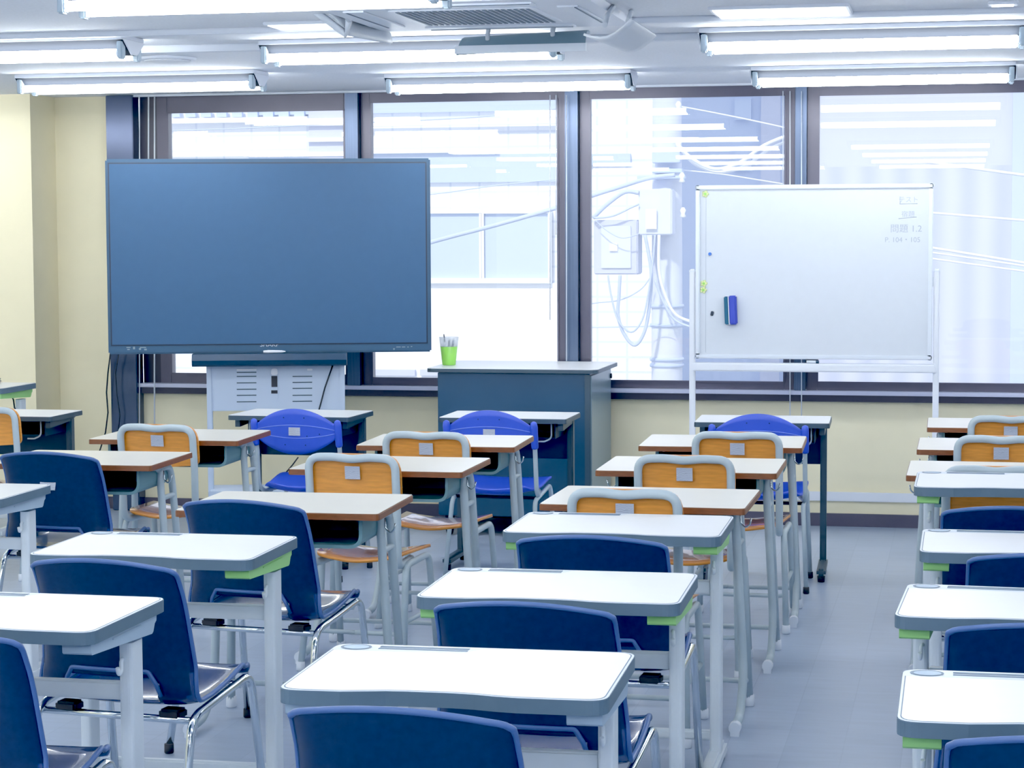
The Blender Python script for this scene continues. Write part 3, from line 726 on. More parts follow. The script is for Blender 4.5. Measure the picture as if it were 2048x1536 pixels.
def sheet(bm, rows, hole=None):
    g = [[bm.verts.new(p) for p in r] for r in rows]
    for i in range(len(rows)-1):
        for j in range(len(rows[0])-1):
            if hole and hole(i, j): continue
            bm.faces.new((g[i][j], g[i][j+1], g[i+1][j+1], g[i+1][j]))
    return g
def make_navy_chair():
    t = thing('shell_chair', '', 'chair')
    # centre-line profile (y, z, half width) from the top of the back to the front lip of the seat
    key = [(-.242, .792, .203), (-.236, .765, .204), (-.222, .715, .205), (-.209, .665, .207), (-.198, .61, .210), (-.190, .56, .214), (-.184, .515, .218), (-.178, .475, .222), (-.166, .44, .225), (-.142, .416, .226), (-.10, .408, .224), (-.03, .414, .222), (.05, .428, .219), (.12, .444, .215), (.17, .452, .209), (.198, .446, .200), (.208, .430, .192)]
    prof = []
    for i in range(len(key)-1):
        p0, p1, p2, p3 = [Vector(key[max(0, min(len(key)-1, i+d))]) for d in (-1, 0, 1, 2)]
        for k in range(3):
            u = k/3
            prof.append(.5*((2*p1)+(p2-p0)*u+(2*p0-5*p1+4*p2-p3)*u*u+(3*p1-p0-3*p2+p3)*u**3))
    prof.append(Vector(key[-1]))
    N = len(prof); cols = 36; rows = []
    for i, (y, z, w) in enumerate(prof):
        r = []; f = i/3
        back = max(0, min(1, (10-f)/4)); seat = 1-back
        for j in range(cols+1):
            u = -1+2*j/cols; au = abs(u)
            curl = max(0, (au-.78)/.22)**2
            yy = y + back*(.028*au**2.2 + .022*curl*min(1, f/3+.3))
            zz = z - back*max(0, 1-f/3.5)*.022*u*u + seat*(.012*u*u+.008*curl)*(1 if f < 13.5 else .4)
            xx = u*w
            if f < 1:                       # small radius at the top corners
                zz -= .006*max(0, (au-.9)/.1)**2*(1-f)
            r.append((xx, yy, zz))
        rows.append(r)
    def inslot(i, j):
        u = abs(-1+2*(j+.5)/cols); f = (i+.5)/3
        if not 6.55 < f < 8.6: return False
        lim = .60-.10*(f-6.6)/2*0
        ed = min(f-6.55, 8.6-f)
        return u < .58+ (.04 if ed > .5 else -.03)
    bm = BM(); sheet(bm, rows, inslot)
    for v in [v for v in bm.verts if not v.link_faces]: bm.verts.remove(v)
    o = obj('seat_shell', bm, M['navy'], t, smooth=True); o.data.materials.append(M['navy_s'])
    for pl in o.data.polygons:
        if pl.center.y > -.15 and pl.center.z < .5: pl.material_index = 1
    md = o.modifiers.new('thickness', 'SOLIDIFY'); md.thickness = .006; md.offset = 0
    edge = [Vector(p) for p in rows[0]]+[Vector(r[-1]) for r in rows[1:]]+[Vector(p) for p in rows[-1][::-1][1:]]+[Vector(r[0]) for r in rows[1:-1][::-1]]
    bm = BM(); tube(bm, edge, .0065, 8, closed=True); obj('rim', bm, M['navy_r'], t, smooth=True)
    i0 = 19; j0 = next(j for j in range(cols) if inslot(i0+1, j)); j1 = cols-j0
    lip = [Vector(rows[24][j0])+Vector((-.012, -.004, 0)), Vector(rows[21][j0])+Vector((-.004, -.005, 0))]+[Vector(rows[i0][j])+Vector((0, -.005, .004)) for j in range(j0+1, j1)]+[Vector(rows[21][j1])+Vector((.004, -.005, 0)), Vector(rows[24][j1])+Vector((.012, -.004, 0))]
    bm = BM(); tube(bm, fillet(lip, .02, 3), .006, 8); obj('slot_lip', bm, M['navy_r'], t, smooth=True)
    for s in (-1, 1):
        pts = [(s*.236, -.268, .012), (s*.222, -.165, .392), (s*.217, .178, .436), (s*.228, .245, .012)]
        bm = BM(); tube(bm, fillet(pts, [0, .07, .05, 0], 7), .0115, 12); lg = obj('leg_frame', bm, M['chrome'], t)
        for p in (pts[0], pts[3]):
            bm = BM(); lathe(bm, [(.013, 0), (.015, .004), (.0145, .03)], (p[0], p[1], 0), 12); obj('foot_cap', bm, M['black'], lg)
        bm = BM(); box(bm, (s*.15, -.13, .392), (.06, .05, .026), bev=.006); obj('mounting_block', bm, M['black'], t)
    for y, z in ((-.145, .379), (.12, .418)):
        bm = BM(); tube(bm, [(-.219, y, z), (.219, y, z)], .0095, 10); obj('cross_tube', bm, M['chrome'], t)
    bm = BM(); box(bm, (0, 0, 0), (.066, .0015, .05)); bmesh.ops.transform(bm, matrix=Matrix.Translation((.0, -.2155, .675)) @ Matrix.Rotation(-.25, 4, 'X'), verts=bm.verts)
    obj('sticker', bm, M['sticker'], t, 'small grey inventory sticker')
    return t

def make_wood_chair():
    t = thing('wooden_chair', '', 'chair')
    # back panel
    w, zt, zb = .182, .803, .622
    pan = fillet([(-w, zb+.01, 0), (0, zb-.004, 0), (w, zb+.01, 0), (w, zt, 0), (-w, zt, 0)], [.03, .3, .03, .075, .075], 6, True)
    cols = []
    bm = BM(); prism(bm, [(p.x, p.y) for p in pan], 0, .011)
    bmesh.ops.transform(bm, matrix=Matrix.Translation((0, -.181, .8)) @ Matrix.Rotation(.10, 4, 'X') @ Matrix(((1, 0, 0, 0), (0, 0, 1, 0), (0, 1, 0, -.8), (0, 0, 0, 1))), verts=bm.verts)
    obj('backrest', bm, M['orange'], t)
    # back tube, sagging slightly at mid-top
    s_ = .1675
    pts = [(-.15, .02, .394), (-s_, -.175, .394), (-s_, -.18, .62), (-s_, -.198, .79), (-.07, -.2, .793), (0, -.2, .786), (.07, -.2, .793), (s_, -.198, .79), (s_, -.18, .62), (s_, -.175, .394), (.15, .02, .394)]
    bm = BM(); tube(bm, fillet(pts, [0, .05, .1, .065, .2, .2, .2, .065, .1, .05, 0], 7), .0152, 12); obj('back_tube', bm, M['tube'], t)
    # plywood seat: saddle sheet with thickness
    ol = fillet([(-.165, -.15, 0), (0, -.178, 0), (.165, -.15, 0), (.19, .17, 0), (0, .2, 0), (-.19, .17, 0)], [.05, .3, .05, .04, .3, .04], 5, True)
    bm = BM(); n = len(ol); K = 5
    rings = []
    for k in range(K+1):
        f = 1-k/K
        rings.append([bm.verts.new((p.x*f, p.y*f, .414+.022*(p.x*f/.19)**2-.02*max(0, (p.y*f-.05)/.15)**2 - .008*max(0, (-p.y*f-.08)/.1)**2)) if f > 0 else None for p in ol])
    cv = bm.verts.new((0, 0, .414))
    for k in range(K):
        for i in range(n):
            a, b = rings[k][i], rings[k][(i+1) % n]
            if k < K-1: bm.faces.new((a, b, rings[k+1][(i+1) % n], rings[k+1][i]))
            else: bm.faces.new((a, b, cv))
    so = obj('seat', bm, M['seatw'], t, smooth=True); md = so.modifiers.new('thickness', 'SOLIDIFY'); md.thickness = .011; md.offset = 0
    so.data.materials.append(M['orange']); md.material_offset_rim = 1
    for s in (-1, 1):
        pts = [(s*.2, -.215, .012), (s*.182, -.13, .392), (s*.184, .13, .398), (s*.196, .19, .012)]
        bm = BM(); tube(bm, fillet(pts, [0, .055, .05, 0], 7), .0125, 12); lg = obj('leg_frame', bm, M['tube'], t)
        for p in (pts[0], pts[3]):
            bm = BM(); lathe(bm, [(.014, 0), (.0165, .004), (.0155, .034)], (p[0], p[1], 0), 12); obj('foot_cap', bm, M['rim'], lg)
        bm = BM(); tube(bm, fillet([(s*.195, -.185, .15), (s*.16, -.175, .145), (s*.0, -.175, .145)], .03), .0085, 8); obj('rear_stretcher', bm, M['tube'], t)
        bm = BM(); tube(bm, [(s*.193, -.18, .19), (s*.191, .165, .19)], .0085, 8); obj('side_stretcher', bm, M['tube'], t)
    bm = BM(); box(bm, (0, 0, 0), (.058, .0016, .048)); bmesh.ops.transform(bm, matrix=Matrix.Translation((0, -.1875, .735)) @ Matrix.Rotation(.10, 4, 'X'), verts=bm.verts)
    obj('sticker', bm, M['sticker'], t, 'small grey inventory sticker')
    return t

def make_oval_chair():
    t = thing('oval_back_chair', '', 'chair')
    n = 28; zc, hw = .692, .198
    top = []; bot = []
    def yy(x, z): return -.205-.28*(z-.692)*.45+.5*x*x*.9
    rows = []
    for i in range(n+1):
        x = -hw+2*hw*i/n; u = x/hw
        h = .028+.078*(1-abs(u)**2.1)
        rows.append([(x, yy(x, zc+v*h), zc+v*h) for v in (-1, -.75, -.4, 0, .4, .75, 1)])
    bm = BM(); sheet(bm, rows); o = obj('backrest', bm, M['royal'], t, smooth=True); md = o.modifiers.new('thickness', 'SOLIDIFY'); md.thickness = .012; md.offset = 0
    for v in (-.36, .36):
        bm = BM(); tube(bm, [(x_[0], x_[1]-.006, x_[2]) for x_ in [((-hw+2*hw*i/n), yy(-hw+2*hw*i/n, zc+v*.085*(1-.8*(abs(-1+2*i/n))**2)), zc+v*.085*(1-.8*(abs(-1+2*i/n))**2)) for i in range(n+1)]], .0022, 6); obj('moulded_rib', bm, M['royal_l'], o)
    for px, pz in ((-.05, .065), (.05, .065), (-.05, -.062), (.05, -.062), (.06, -.02), (.12, -.01)):
        bm = BM(); y = yy(px, zc+pz); tube(bm, [(px, y-.0055, zc+pz), (px, y-.0075, zc+pz)], .003, 8); obj('screw', bm, M['navy'], o)
    bm = BM(); box(bm, (0, -.2128, .693), (.056, .0016, .038)); obj('sticker', bm, M['sticker'], t, 'small grey inventory sticker')
    for s in (-1, 1):
        pts = [(s*.17, .04, .405), (s*.2, -.1, .40), (s*.206, -.15, .43), (s*.204, -.165, .6), (s*.206, -.19, .70)]
        bm = BM(); tube(bm, fillet(pts, [0, .05, .06, .08, 0]), .0105, 10); obj('back_upright', bm, M['tube'], t)
        bm = BM(); tube(bm, [(s*.206, -.176, .625), (s*.206, -.178, .632), (s*.206, -.196, .725), (s*.206, -.2, .742), (s*.206, -.201, .748)], [.015, .0165, .0175, .014, .006], 12); obj('end_clamp', bm, M['royal'], t, smooth=True)
        pts = [(s*.215, -.215, .012), (s*.196, -.14, .380), (s*.196, .165, .422), (s*.21, .215, .012)]
        bm = BM(); tube(bm, fillet(pts, [0, .05, .05, 0], 6), .0105, 10); lg = obj('leg_frame', bm, M['tube'], t)
        for p in (pts[0], pts[3]):
            bm = BM(); lathe(bm, [(.012, 0), (.0145, .004), (.0135, .03)], (p[0], p[1], 0), 12); obj('foot_cap', bm, M['black'], lg)
    bm = BM(); tube(bm, [(-.194, -.1, .388), (.194, -.1, .388)], .008, 8); obj('cross_tube', bm, M['black'], t)
    prof = [(-.165, .432), (-.15, .412), (-.11, .404), (-.02, .410), (.08, .432), (.15, .448), (.19, .444), (.205, .43)]
    wd = [.15, .175, .19, .2, .205, .205, .198, .185]
    rows = []
    for (y, z), w in zip(prof, wd):
        rows.append([(-w+2*w*j/12, y+.02*(1-(2*j/12-1)**2)*(-1 if y < -.1 else 0), z+.022*(2*j/12-1)**2*(1 if y < .15 else .4)) for j in range(13)])
    bm = BM(); sheet(bm, rows); o = obj('seat', bm, M['royal'], t, smooth=True)
    md = o.modifiers.new('smooth', 'SUBSURF'); md.levels = 1; md.render_levels = 1
    md = o.modifiers.new('thickness', 'SOLIDIFY'); md.thickness = .009; md.offset = 0
    return t

# ------------------------------------------------------------------ placing desks
protos = {}
def place(kind, maker, loc, rz, label, group):
    if kind not in protos:
        o = maker(); protos[kind] = o
        o.location = loc; o.rotation_euler = (0, 0, rz); o['label'] = label; o['group'] = group
        return o
    return dup(protos[kind], loc, rz, label, group)
gm, gw, gd = 'white modern desks with grey edging', 'brown-edged school desks', 'dark front-row desks'
def md(x, y, rz, label, z=.742, br='green'):
    return place(('m', z, br), lambda: make_modern_desk(z, M['green' if br == 'green' else 'grey_b']), (x, y, 0), rz, label, gm)
def wd(x, y, rz, label): return place('w', make_wood_desk, (x, y, 0), rz, label, gw)
def dd(x, y, rz, label): return place('d', make_dark_desk, (x, y, 0), rz, label, gd)
md(-.968, 4.024, .028, 'white grey-bracketed desk at bottom centre, nearest of the middle column', br='grey')
md(-.968, 5.054, .022, 'white green-bracketed desk directly behind a navy chair, second nearest of the middle column')
md(-.997, 6.152, .015, 'white green-bracketed desk just in front of the first brown-edged desk of the middle column')
wd(-1.007, 6.867, -.004, 'brown-edged desk nearest the camera in the middle column')
wd(-.997, 7.843, .011, 'middle brown-edged desk of the three in the middle column')
wd(-.981, 8.748, .035, 'brown-edged desk farthest back in the middle column, before the desk under the whiteboard')
dd(-.917, 9.824, .036, 'dark-legged front desk standing under the whiteboard')
wd(.164, 9.748, .01, 'farthest brown-edged desk at the right edge, touching the whiteboard post')
wd(.144, 8.78, 0, 'second farthest brown-edged desk at the right edge')
wd(.128, 7.87, -.004, 'brown-edged desk at the right edge just behind a white grey-edged desk')
md(.160, 7.035, -.005, 'farthest white grey-edged desk at the right edge', z=.7905)
md(.2, 5.981, .001, 'white desk at the right edge, second farthest with grey edging')
md(.174, 4.99, -.042, 'white desk at the right edge, second nearest the camera')
md(.203, 3.975, .005, 'white desk at the bottom right corner, nearest the camera at the right edge')
wd(-3.335, 8.644, .037, 'brown-edged desk in front of the big display, left end against the cord')
wd(-3.343, 7.692, .038, 'brown-edged desk with the navy chair pushed in at left')
md(-3.546, 6.861, .012, 'white grey-bracketed desk cut by the left edge, beside the navy chair', z=.702, br='grey')
dd(-3.162, 9.803, -.037, 'dark front desk directly below the display stand')
md(-2.174, 4.478, 0, 'white grey-bracketed desk cut by the lower left edge', br='grey')
md(-2.173, 5.505, .017, 'white green-bracketed desk between two navy chairs at lower left')
wd(-2.123, 6.526, .035, 'nearest brown-edged desk of the left-centre column, navy chair in front')
wd(-2.125, 7.690, .005, 'middle brown-edged desk of the three in the left-centre column')
wd(-2.131, 8.583, .037, 'brown-edged desk of the left-centre column before the lectern')
dd(-2.132, 9.857, 0, 'dark front desk directly in front of the lectern')
q = G(262, 1532, .742); md(q.x+.318+.008, q.y-.2285-.006, .02, 'white desk whose far rim just enters the bottom edge', br='grey')
q = G(166.5, 820, .732); dd(q.x-.617/2, q.y-.383/2, 0, 'dark front desk by the yellow pillar at far left')
q = G(77, 765, .80); md(q.x-.32, q.y-.2285, 0, 'white desk carrying a laptop by the yellow pillar', z=.80)
zn_q = q
# ------------------------------------------------------------------ placing chairs
def chair(kind, maker, px, py, z, yb, rz, label, group):
    q = G(px, py, z)     # top middle of the back
    c, s = math.cos(rz), math.sin(rz)
    return place(kind, maker, (q.x+s*yb, q.y-c*yb, 0), rz, label, group)
gn, gc, go = 'navy shell chairs', 'orange wooden chairs', 'royal blue oval-backed chairs'
def nc(px, py, rz, label): return chair('n', make_navy_chair, px, py, .798, -.242, rz, label, gn)
def wc(px, py, rz, label): return chair('wc', make_wood_chair, px, py, .803, -.2, rz, label, gc)
def oc(px, py, rz, label): return chair('oc', make_oval_chair, px, py, .798, -.22, rz, label, go)
nc(786, 1414, -.07, 'navy chair at the bottom centre, sticker at its lower edge')
nc(1039, 1203, -.05, 'navy chair between the two nearest white desks of the middle column')
nc(1177, 1070, -.03, 'navy chair farthest back in the middle column, before the green-bracketed desk')
place('n', make_navy_chair, (-2.09, 4.2, 0), -.05, 'navy chair at the bottom left corner, only its side and seat in view', gn)
nc(191, 1117, -.12, 'navy chair standing behind the lower left desk, full back in view')
nc(475, 999, -.14, 'navy chair before the nearest brown-edged desk, left of centre')
nc(87, 903, -.10, 'navy chair at the left edge with sticker high on its back')
nc(2027, 1012, 0, 'farthest navy chair at the right edge, below the orange backrest')
nc(2104, 1106, 0, 'navy chair at the right edge set farther right than its neighbours')
nc(2098, 1246, .02, 'second nearest navy chair at the right edge')
nc(2157, 1472, .02, 'nearest navy chair at the bottom right corner')
wc(1248, 980, -.02, 'orange wooden chair nearest the camera in the middle column')
wc(1368, 912, .0, 'orange wooden chair in the middle of three in the middle column')
wc(1474, 865, .0, 'orange wooden chair before the royal blue chair under the whiteboard')
wc(311, 850, -.09, 'orange wooden chair in front of the display, left column')
wc(702, 909, -.07, 'orange wooden chair between two brown-edged desks left of centre, whole sticker in view')
wc(850, 865, -.04, 'orange wooden chair of the left-centre column in front of the lectern desk')
wc(-35, 815, -.12, 'orange wooden chair cut by the left edge beside the dark desk')
wc(2022, 833, .0, 'farthest orange wooden chair at the right edge')
wc(2003, 873, .0, 'second orange wooden chair from the back at the right edge')
wc(1993, 934, .0, 'orange wooden chair half hidden behind a white desk at the right edge')
oc(587, 818, -.06, 'royal blue oval-backed chair below the display stand')
oc(977, 821, -.04, 'royal blue oval-backed chair in front of the lectern')
oc(1516, 828, .02, 'royal blue oval-backed chair under the whiteboard')
# ------------------------------------------------------------------ display on its stand
def lerp(a, b, u): return a*(1-u)+b*u
L0, R0 = Vector((-4.385, 10.30, 0)), Vector((-2.75, 10.76, 0))
ang = math.atan2(R0.y-L0.y, R0.x-L0.x)
def on_plane(px, py, off=0):
    """point on the display's front plane"""
    n = Vector((math.sin(ang), -math.cos(ang), 0)); d = ray(px, py); p0 = L0 + n*off
    return EYE + d*((p0-EYE).dot(n)/d.dot(n))
cx = (L0+R0)/2
t = thing('interactive_display', 'large dark flat display on a rolling stand at the left front', 'display', (cx.x, cx.y, 0), ang)
inv = (Matrix.Translation((cx.x, cx.y, 0)) @ Matrix.Rotation(ang, 4, 'Z')).inverted()
def loc(px, py, off=0): return inv @ on_plane(px, py, off)
a, b = loc(209.5, 318), loc(863, 703.5)
x0, x1, z1, z0 = a.x, b.x, a.z, b.z
bm = BM(); box(bm, ((x0+x1)/2, .035, (z0+z1)/2), (x1-x0, .07, z1-z0), bev=.008); tvb = obj('casing', bm, M['tv_b'], t)
c, d = loc(218, 328), loc(853, 684.5)
bm = BM(); box(bm, ((c.x+d.x)/2, -.0005, (c.z+d.z)/2), (d.x-c.x+.014, .004, c.z-d.z+.014)); obj('inner_bezel', bm, M['tv_d'], tvb)
bm = BM(); box(bm, ((c.x+d.x)/2, -.003, (c.z+d.z)/2), (d.x-c.x, .004, c.z-d.z)); obj('screen', bm, M['screen'], t)
q = loc(539, 690); text('logo', 'SHARP', .026, M['mark'], tvb, (q.x, -.001, q.z), (PI/2, 0, 0), 1.3)
bm = BM()
for px, py, w, h in ((257, 695, 8, 2), (257, 699, 5, 2), (268, 696, 4, 5), (280, 698, 4, 4), (286, 695, 12, 2), (291, 699, 5, 3), (788, 698, 3, 3), (797, 694, 9, 1.6), (807, 694, 7, 1.6), (816, 694, 3, 1.6), (823, 693, 3, 1.6)):
    q = loc(px, py); box(bm, (q.x, -.0006, q.z), (w*.0026, .002, h*.0026))
obj('port_marks', bm, M['slate'], tvb)
# stand (part of the same rolling unit)
a, b = loc(386, 709), loc(694, 722)
bm = BM(); A = [(-.075, -.02), (-.08, .002), (-.06, .034), (.03, .034), (.03, -.03), (-.06, -.03)]
zt_, xa, xb = a.z-.03, a.x, b.x
V0 = [bm.verts.new((xa, y-.01, zt_+z)) for y, z in A]; V1 = [bm.verts.new((xb, y-.01, zt_+z)) for y, z in A]
for i in range(6): bm.faces.new((V0[i], V0[(i+1) % 6], V1[(i+1) % 6], V1[i]))
bm.faces.new(V0[::-1]); bm.faces.new(V1); obj('pen_tray', bm, M['dark'], t)
p0, p1 = loc(412, 730), loc(688, 730)
zl = loc(420, 824).z
bm = BM(); box(bm, ((p0.x+p1.x)/2, .06, (zt_+zl)/2), (p1.x-p0.x-.045, .02, zt_-zl), bev=.003); fp = obj('front_panel', bm, M['stand'], t)
for s, p in ((-1, p0), (1, p1)):
    bm = BM(); box(bm, (p.x+s*0+(.012 if s < 0 else -.012), .066, (zt_+.09)/2+.02), (.028, .05, zt_-.09), bev=.004); obj('post', bm, M['stand'], t)
for x_, pys in ((492, (746, 754, 767, 780, 792, 805)), (604, (754, 766, 778, 792, 804))):
    for py in pys:
        q = loc(x_, py); bm = BM(); box(bm, (q.x, .0495, q.z), (.103, .003, .0052)); obj('vent_slot', bm, M['dgrey'], fp)
bm = BM(); q = loc(492, 741); box(bm, (q.x, .049, q.z), (.103, .004, .008)); obj('bright_slot', bm, M['white'], fp); bm = BM(); q = loc(619, 740.5); box(bm, (q.x, .049, q.z), (.028, .004, .01), bev=.002); obj('bright_slot', bm, M['white'], fp)
q = loc(548, 771); bm = BM(); prism(bm, rrect(.036, .165, .0175, 6), 0, .008); bmesh.ops.transform(bm, matrix=Matrix.Translation((q.x, .05, q.z)) @ Matrix.Rotation(PI/2, 4, 'X'), verts=bm.verts); hd = obj('lock_plate', bm, M['stand'], fp)
q = loc(548, 745); bm = BM(); prism(bm, fillet([(-.019, -.016, 0), (.019, -.016, 0), (.015, .018, 0), (-.015, .018, 0)], .012, 5, True) and [(p.x, p.y) for p in fillet([(-.019, -.016, 0), (.019, -.016, 0), (.015, .018, 0), (-.015, .018, 0)], .012, 5, True)], 0, .004); bmesh.ops.transform(bm, matrix=Matrix.Translation((q.x, .042, q.z)) @ Matrix.Rotation(PI/2, 4, 'X'), verts=bm.verts); obj('lock_button', bm, M['white'], hd)
bm = BM(); q = loc(548, 764); box(bm, (q.x, .041, q.z), (.031, .004, .058)); q = loc(548, 785); box(bm, (q.x, .041, q.z), (.033, .004, .017)); obj('lock_window', bm, M['black'], hd)
bm = BM(); box(bm, ((p0.x+p1.x)/2, .08, .235), (p1.x-p0.x-.02, .30, .05), bev=.006); obj('lower_shelf', bm, M['stand'], t)
for s, p in ((-1, p0), (1, p1)):
    bm = BM(); box(bm, (p.x+(.012 if s < 0 else -.012), .06, .085), (.05, .62, .04), bev=.008); ft = obj('foot', bm, M['stand'], t)
    for e in (-1, 1):
        bm = BM(); xx = p.x+(.012 if s < 0 else -.012); tube(bm, [(xx-.014, .06+e*.27, .033), (xx+.014, .06+e*.27, .033)], .033, 14); obj('caster', bm, M['black'], ft)
q = on_plane(548, 711.5, .07)
bm = BM(); r = Vector((math.cos(ang), math.sin(ang), 0)); p = Vector((q.x, q.y, (Matrix.Translation((cx.x, cx.y, 0)) @ Vector((0, 0, zt_+.042))).z))
nv = Vector((math.sin(ang), -math.cos(ang), 0)); p = on_plane(548, 711.5, .045); p.z = zt_+.044
tube(bm, [p-r*.055, p-r*.03, p+r*.04, p+r*.06], [.006, .009, .007, .003], 8); tag(obj('stylus', bm, M['white']), 'white stylus lying on the tray below the display', 'stylus')
# cords by the display
cord('power_cord', 'black cord hanging down the wall left of the dark panel', 'cord', [P(221, 705, YW-.16), P(216, 745, YW-.14), P(213, 785, YW-.14), P(216, 825, YW-.13), P(211, 865, YW-.13), P(200, 900, YW-.13), P(185, 935, YW-.13)], .0045, M['cordm'])
cord('signal_cord', 'thin black cord hanging in front of the dark panel', 'cord', [P(238, 706, YW-.16), P(231, 745, YW-.15), P(234, 790, YW-.14), P(240, 830, YW-.14), P(236, 870, YW-.14)], .003, M['cordm'])
a = on_plane(668, 723, -.03); b = on_plane(650, 775, -.03); c = on_plane(638, 820, -.03)
cord('screen_cable', 'black cable slanting across the right of the stand panel', 'cord', [a, b, c, on_plane(628, 880, .0)], .0045, M['cordm'])
cord('trailing_cord', 'black cord trailing low behind the blue chair', 'cord', [P(596, 915, 10.9), P(585, 930, 10.8), P(572, 945, 10.8), P(560, 990, 10.8)], .004, M['cordm'])

# ------------------------------------------------------------------ lectern
yf, yb_ = 10.80, 11.42
xl, xr_ = P(876, 880, yf).x, P(1180, 880, yf).x
zt_ = P(1020, 737, yf).z
zb_ = P(1000, 1033, yf).z
t = thing('lectern', 'dark blue lectern with white overhanging top below the second window', 'lectern', ((xl+xr_)/2, (yf+yb_)/2, 0))
hw, hd_ = (xr_-xl)/2, (yb_-yf)/2
bm = BM(); box(bm, (0, 0, (zt_-.022+zb_)/2), (2*hw, 2*hd_, zt_-.022-zb_), bev=.004); obj('cabinet', bm, M['dark_b'], t)
bm = BM(); box(bm, (hw+.0045, .0, (zt_-.03+zb_)/2), (.008, 2*hd_-.01, zt_-.03-zb_-.01), bev=.002); sp = obj('side_panel', bm, M['slate'], t)
bm = BM(); tube(bm, [(hw+.004, hd_-.02, zt_-.075), (hw+.016, hd_-.02, zt_-.075)], .014, 12); obj('lock', bm, M['black'], sp)
bm = BM(); box(bm, (hw-.012, -hd_-.002, (zt_-.03+zb_)/2), (.03, .006, zt_-.03-zb_), bev=.001); obj('corner_strip', bm, M['dgrey'], t)
xa = P(852, 739, yf-.02).x-(xl+xr_)/2; xb = hw+.045
for nm, z0_, z1_, mm, ins in (('top_edge', zt_-.022, zt_-.003, M['dgrey'], 0), ('top', zt_-.003, zt_, M['white_l'], .003)):
    bm = BM(); w_ = xb-xa; prism(bm, [(x+(xa+xb)/2, y) for x, y in rrect(w_-ins*2, 2*hd_+.05-ins*2, .04, 5)], z0_, z1_); obj(nm, bm, mm, t)
for sx in (-1, 1):
    for sy in (-1, 1):
        bm = BM(); box(bm, (sx*(hw-.05), sy*(hd_-.05), zb_-.012), (.04, .04, .024)); r_ = (zb_-.016)/2; tube(bm, [(sx*(hw-.05)-.012, sy*(hd_-.05), r_), (sx*(hw-.05)+.012, sy*(hd_-.05), r_)], r_, 14); obj('caster', bm, M['black'], t)
lect_top = zt_
# cup with pens
q = P(898, 733, 11.0); q.z = lect_top+.0005; q = G(898, 730, lect_top)
cupx, cupy, cupz = q.x, q.y, lect_top+.0006
def sc(n): return n*11.0/F
H_ = sc(58); 
t = thing('pen_cup', 'lime green cup of markers on the lectern top', 'cup', (cupx, cupy, cupz))
bm = BM(); lathe(bm, [(sc(13), 0), (sc(14), .003), (sc(18), H_*.66), (sc(17.4), H_*.66), (sc(12.5), .006)], (0, 0, 0), 24); obj('coloured_sleeve', bm, M['lime'], t)
bm = BM(); lathe(bm, [(sc(18.1), H_*.66), (sc(20.5), H_), (sc(20), H_), (sc(17.6), H_*.662)], (0, 0, 0), 24); obj('clear_collar', bm, M['clear'], t)
for dx, lean, hh, mm, lab in ((-.012, -.10, 64, 'white', 'white pen leaning left in the lime cup'), (.0, .02, 52, 'tv_d', 'dark-capped marker standing in the middle of the lime cup'), (.012, .10, 52, 'grey_b', 'blue-capped marker leaning right in the lime cup')):
    a = Vector((cupx+dx, cupy, cupz+.012)); b = a+Vector((math.sin(lean), 0, math.cos(lean)))*(sc(hh)-.012)
    pen = thing('marker_pen', lab, 'pen', (0, 0, 0), 0, 'markers in the lime cup')
    bm = BM(); tube(bm, [a, a.lerp(b, .72)], .0055 if dx >= 0 else .003, 10); obj('barrel', bm, M['white'], pen)
    bm = BM(); tube(bm, [a.lerp(b, .72), a.lerp(b, .97), b], [.0068, .0064, .004] if dx >= 0 else [.003, .003, .002], 10); obj('cap', bm, M['tv_d' if dx < 0 else ('navy' if dx > 0 else 'tv_d')], pen)

# ------------------------------------------------------------------ whiteboard
YB_ = 11.0
a, b = P(1391.5, 371, YB_), P(1863.5, 720.5, YB_)
t = thing('whiteboard', 'white rolling whiteboard with faint writing at its upper right', 'whiteboard', ((a.x+b.x)/2, YB_, 0), 0)
X0, X1, Z1, Z0 = a.x-(a.x+b.x)/2, b.x-(a.x+b.x)/2, a.z, b.z
bm = BM(); box(bm, (0, .012, (Z0+Z1)/2), (X1-X0-.02, .012, Z1-Z0-.02)); obj('board_panel', bm, M['wb'], t)
bm = BM(); fr = .022
for x_, z_, w_, h_ in ((0, Z1-fr/2, X1-X0, fr), (0, Z0+fr/2, X1-X0, fr), (X0+fr/2, (Z0+Z1)/2, fr, Z1-Z0-2*fr), (X1-fr/2, (Z0+Z1)/2, fr, Z1-Z0-2*fr)):
    box(bm, (x_, .008, z_), (w_, .032, h_), bev=.004)
fr_o = obj('board_frame', bm, M['alu'], t)
for sx in (-1, 1):
    for z_ in (Z0+.012, Z1-.012):
        bm = BM(); box(bm, ((X1-.011)*sx, .008, z_), (.026, .036, .027), bev=.006); obj('corner_cap', bm, M['rim'], fr_o)
def wl(px, py): 
    p = P(px, py, YB_); return p.x-(a.x+b.x)/2, p.z
xs_ = wl(1384, 700)[0]; xe_ = wl(1872, 700)[0]
zt1 = wl(1384, 538)[1]
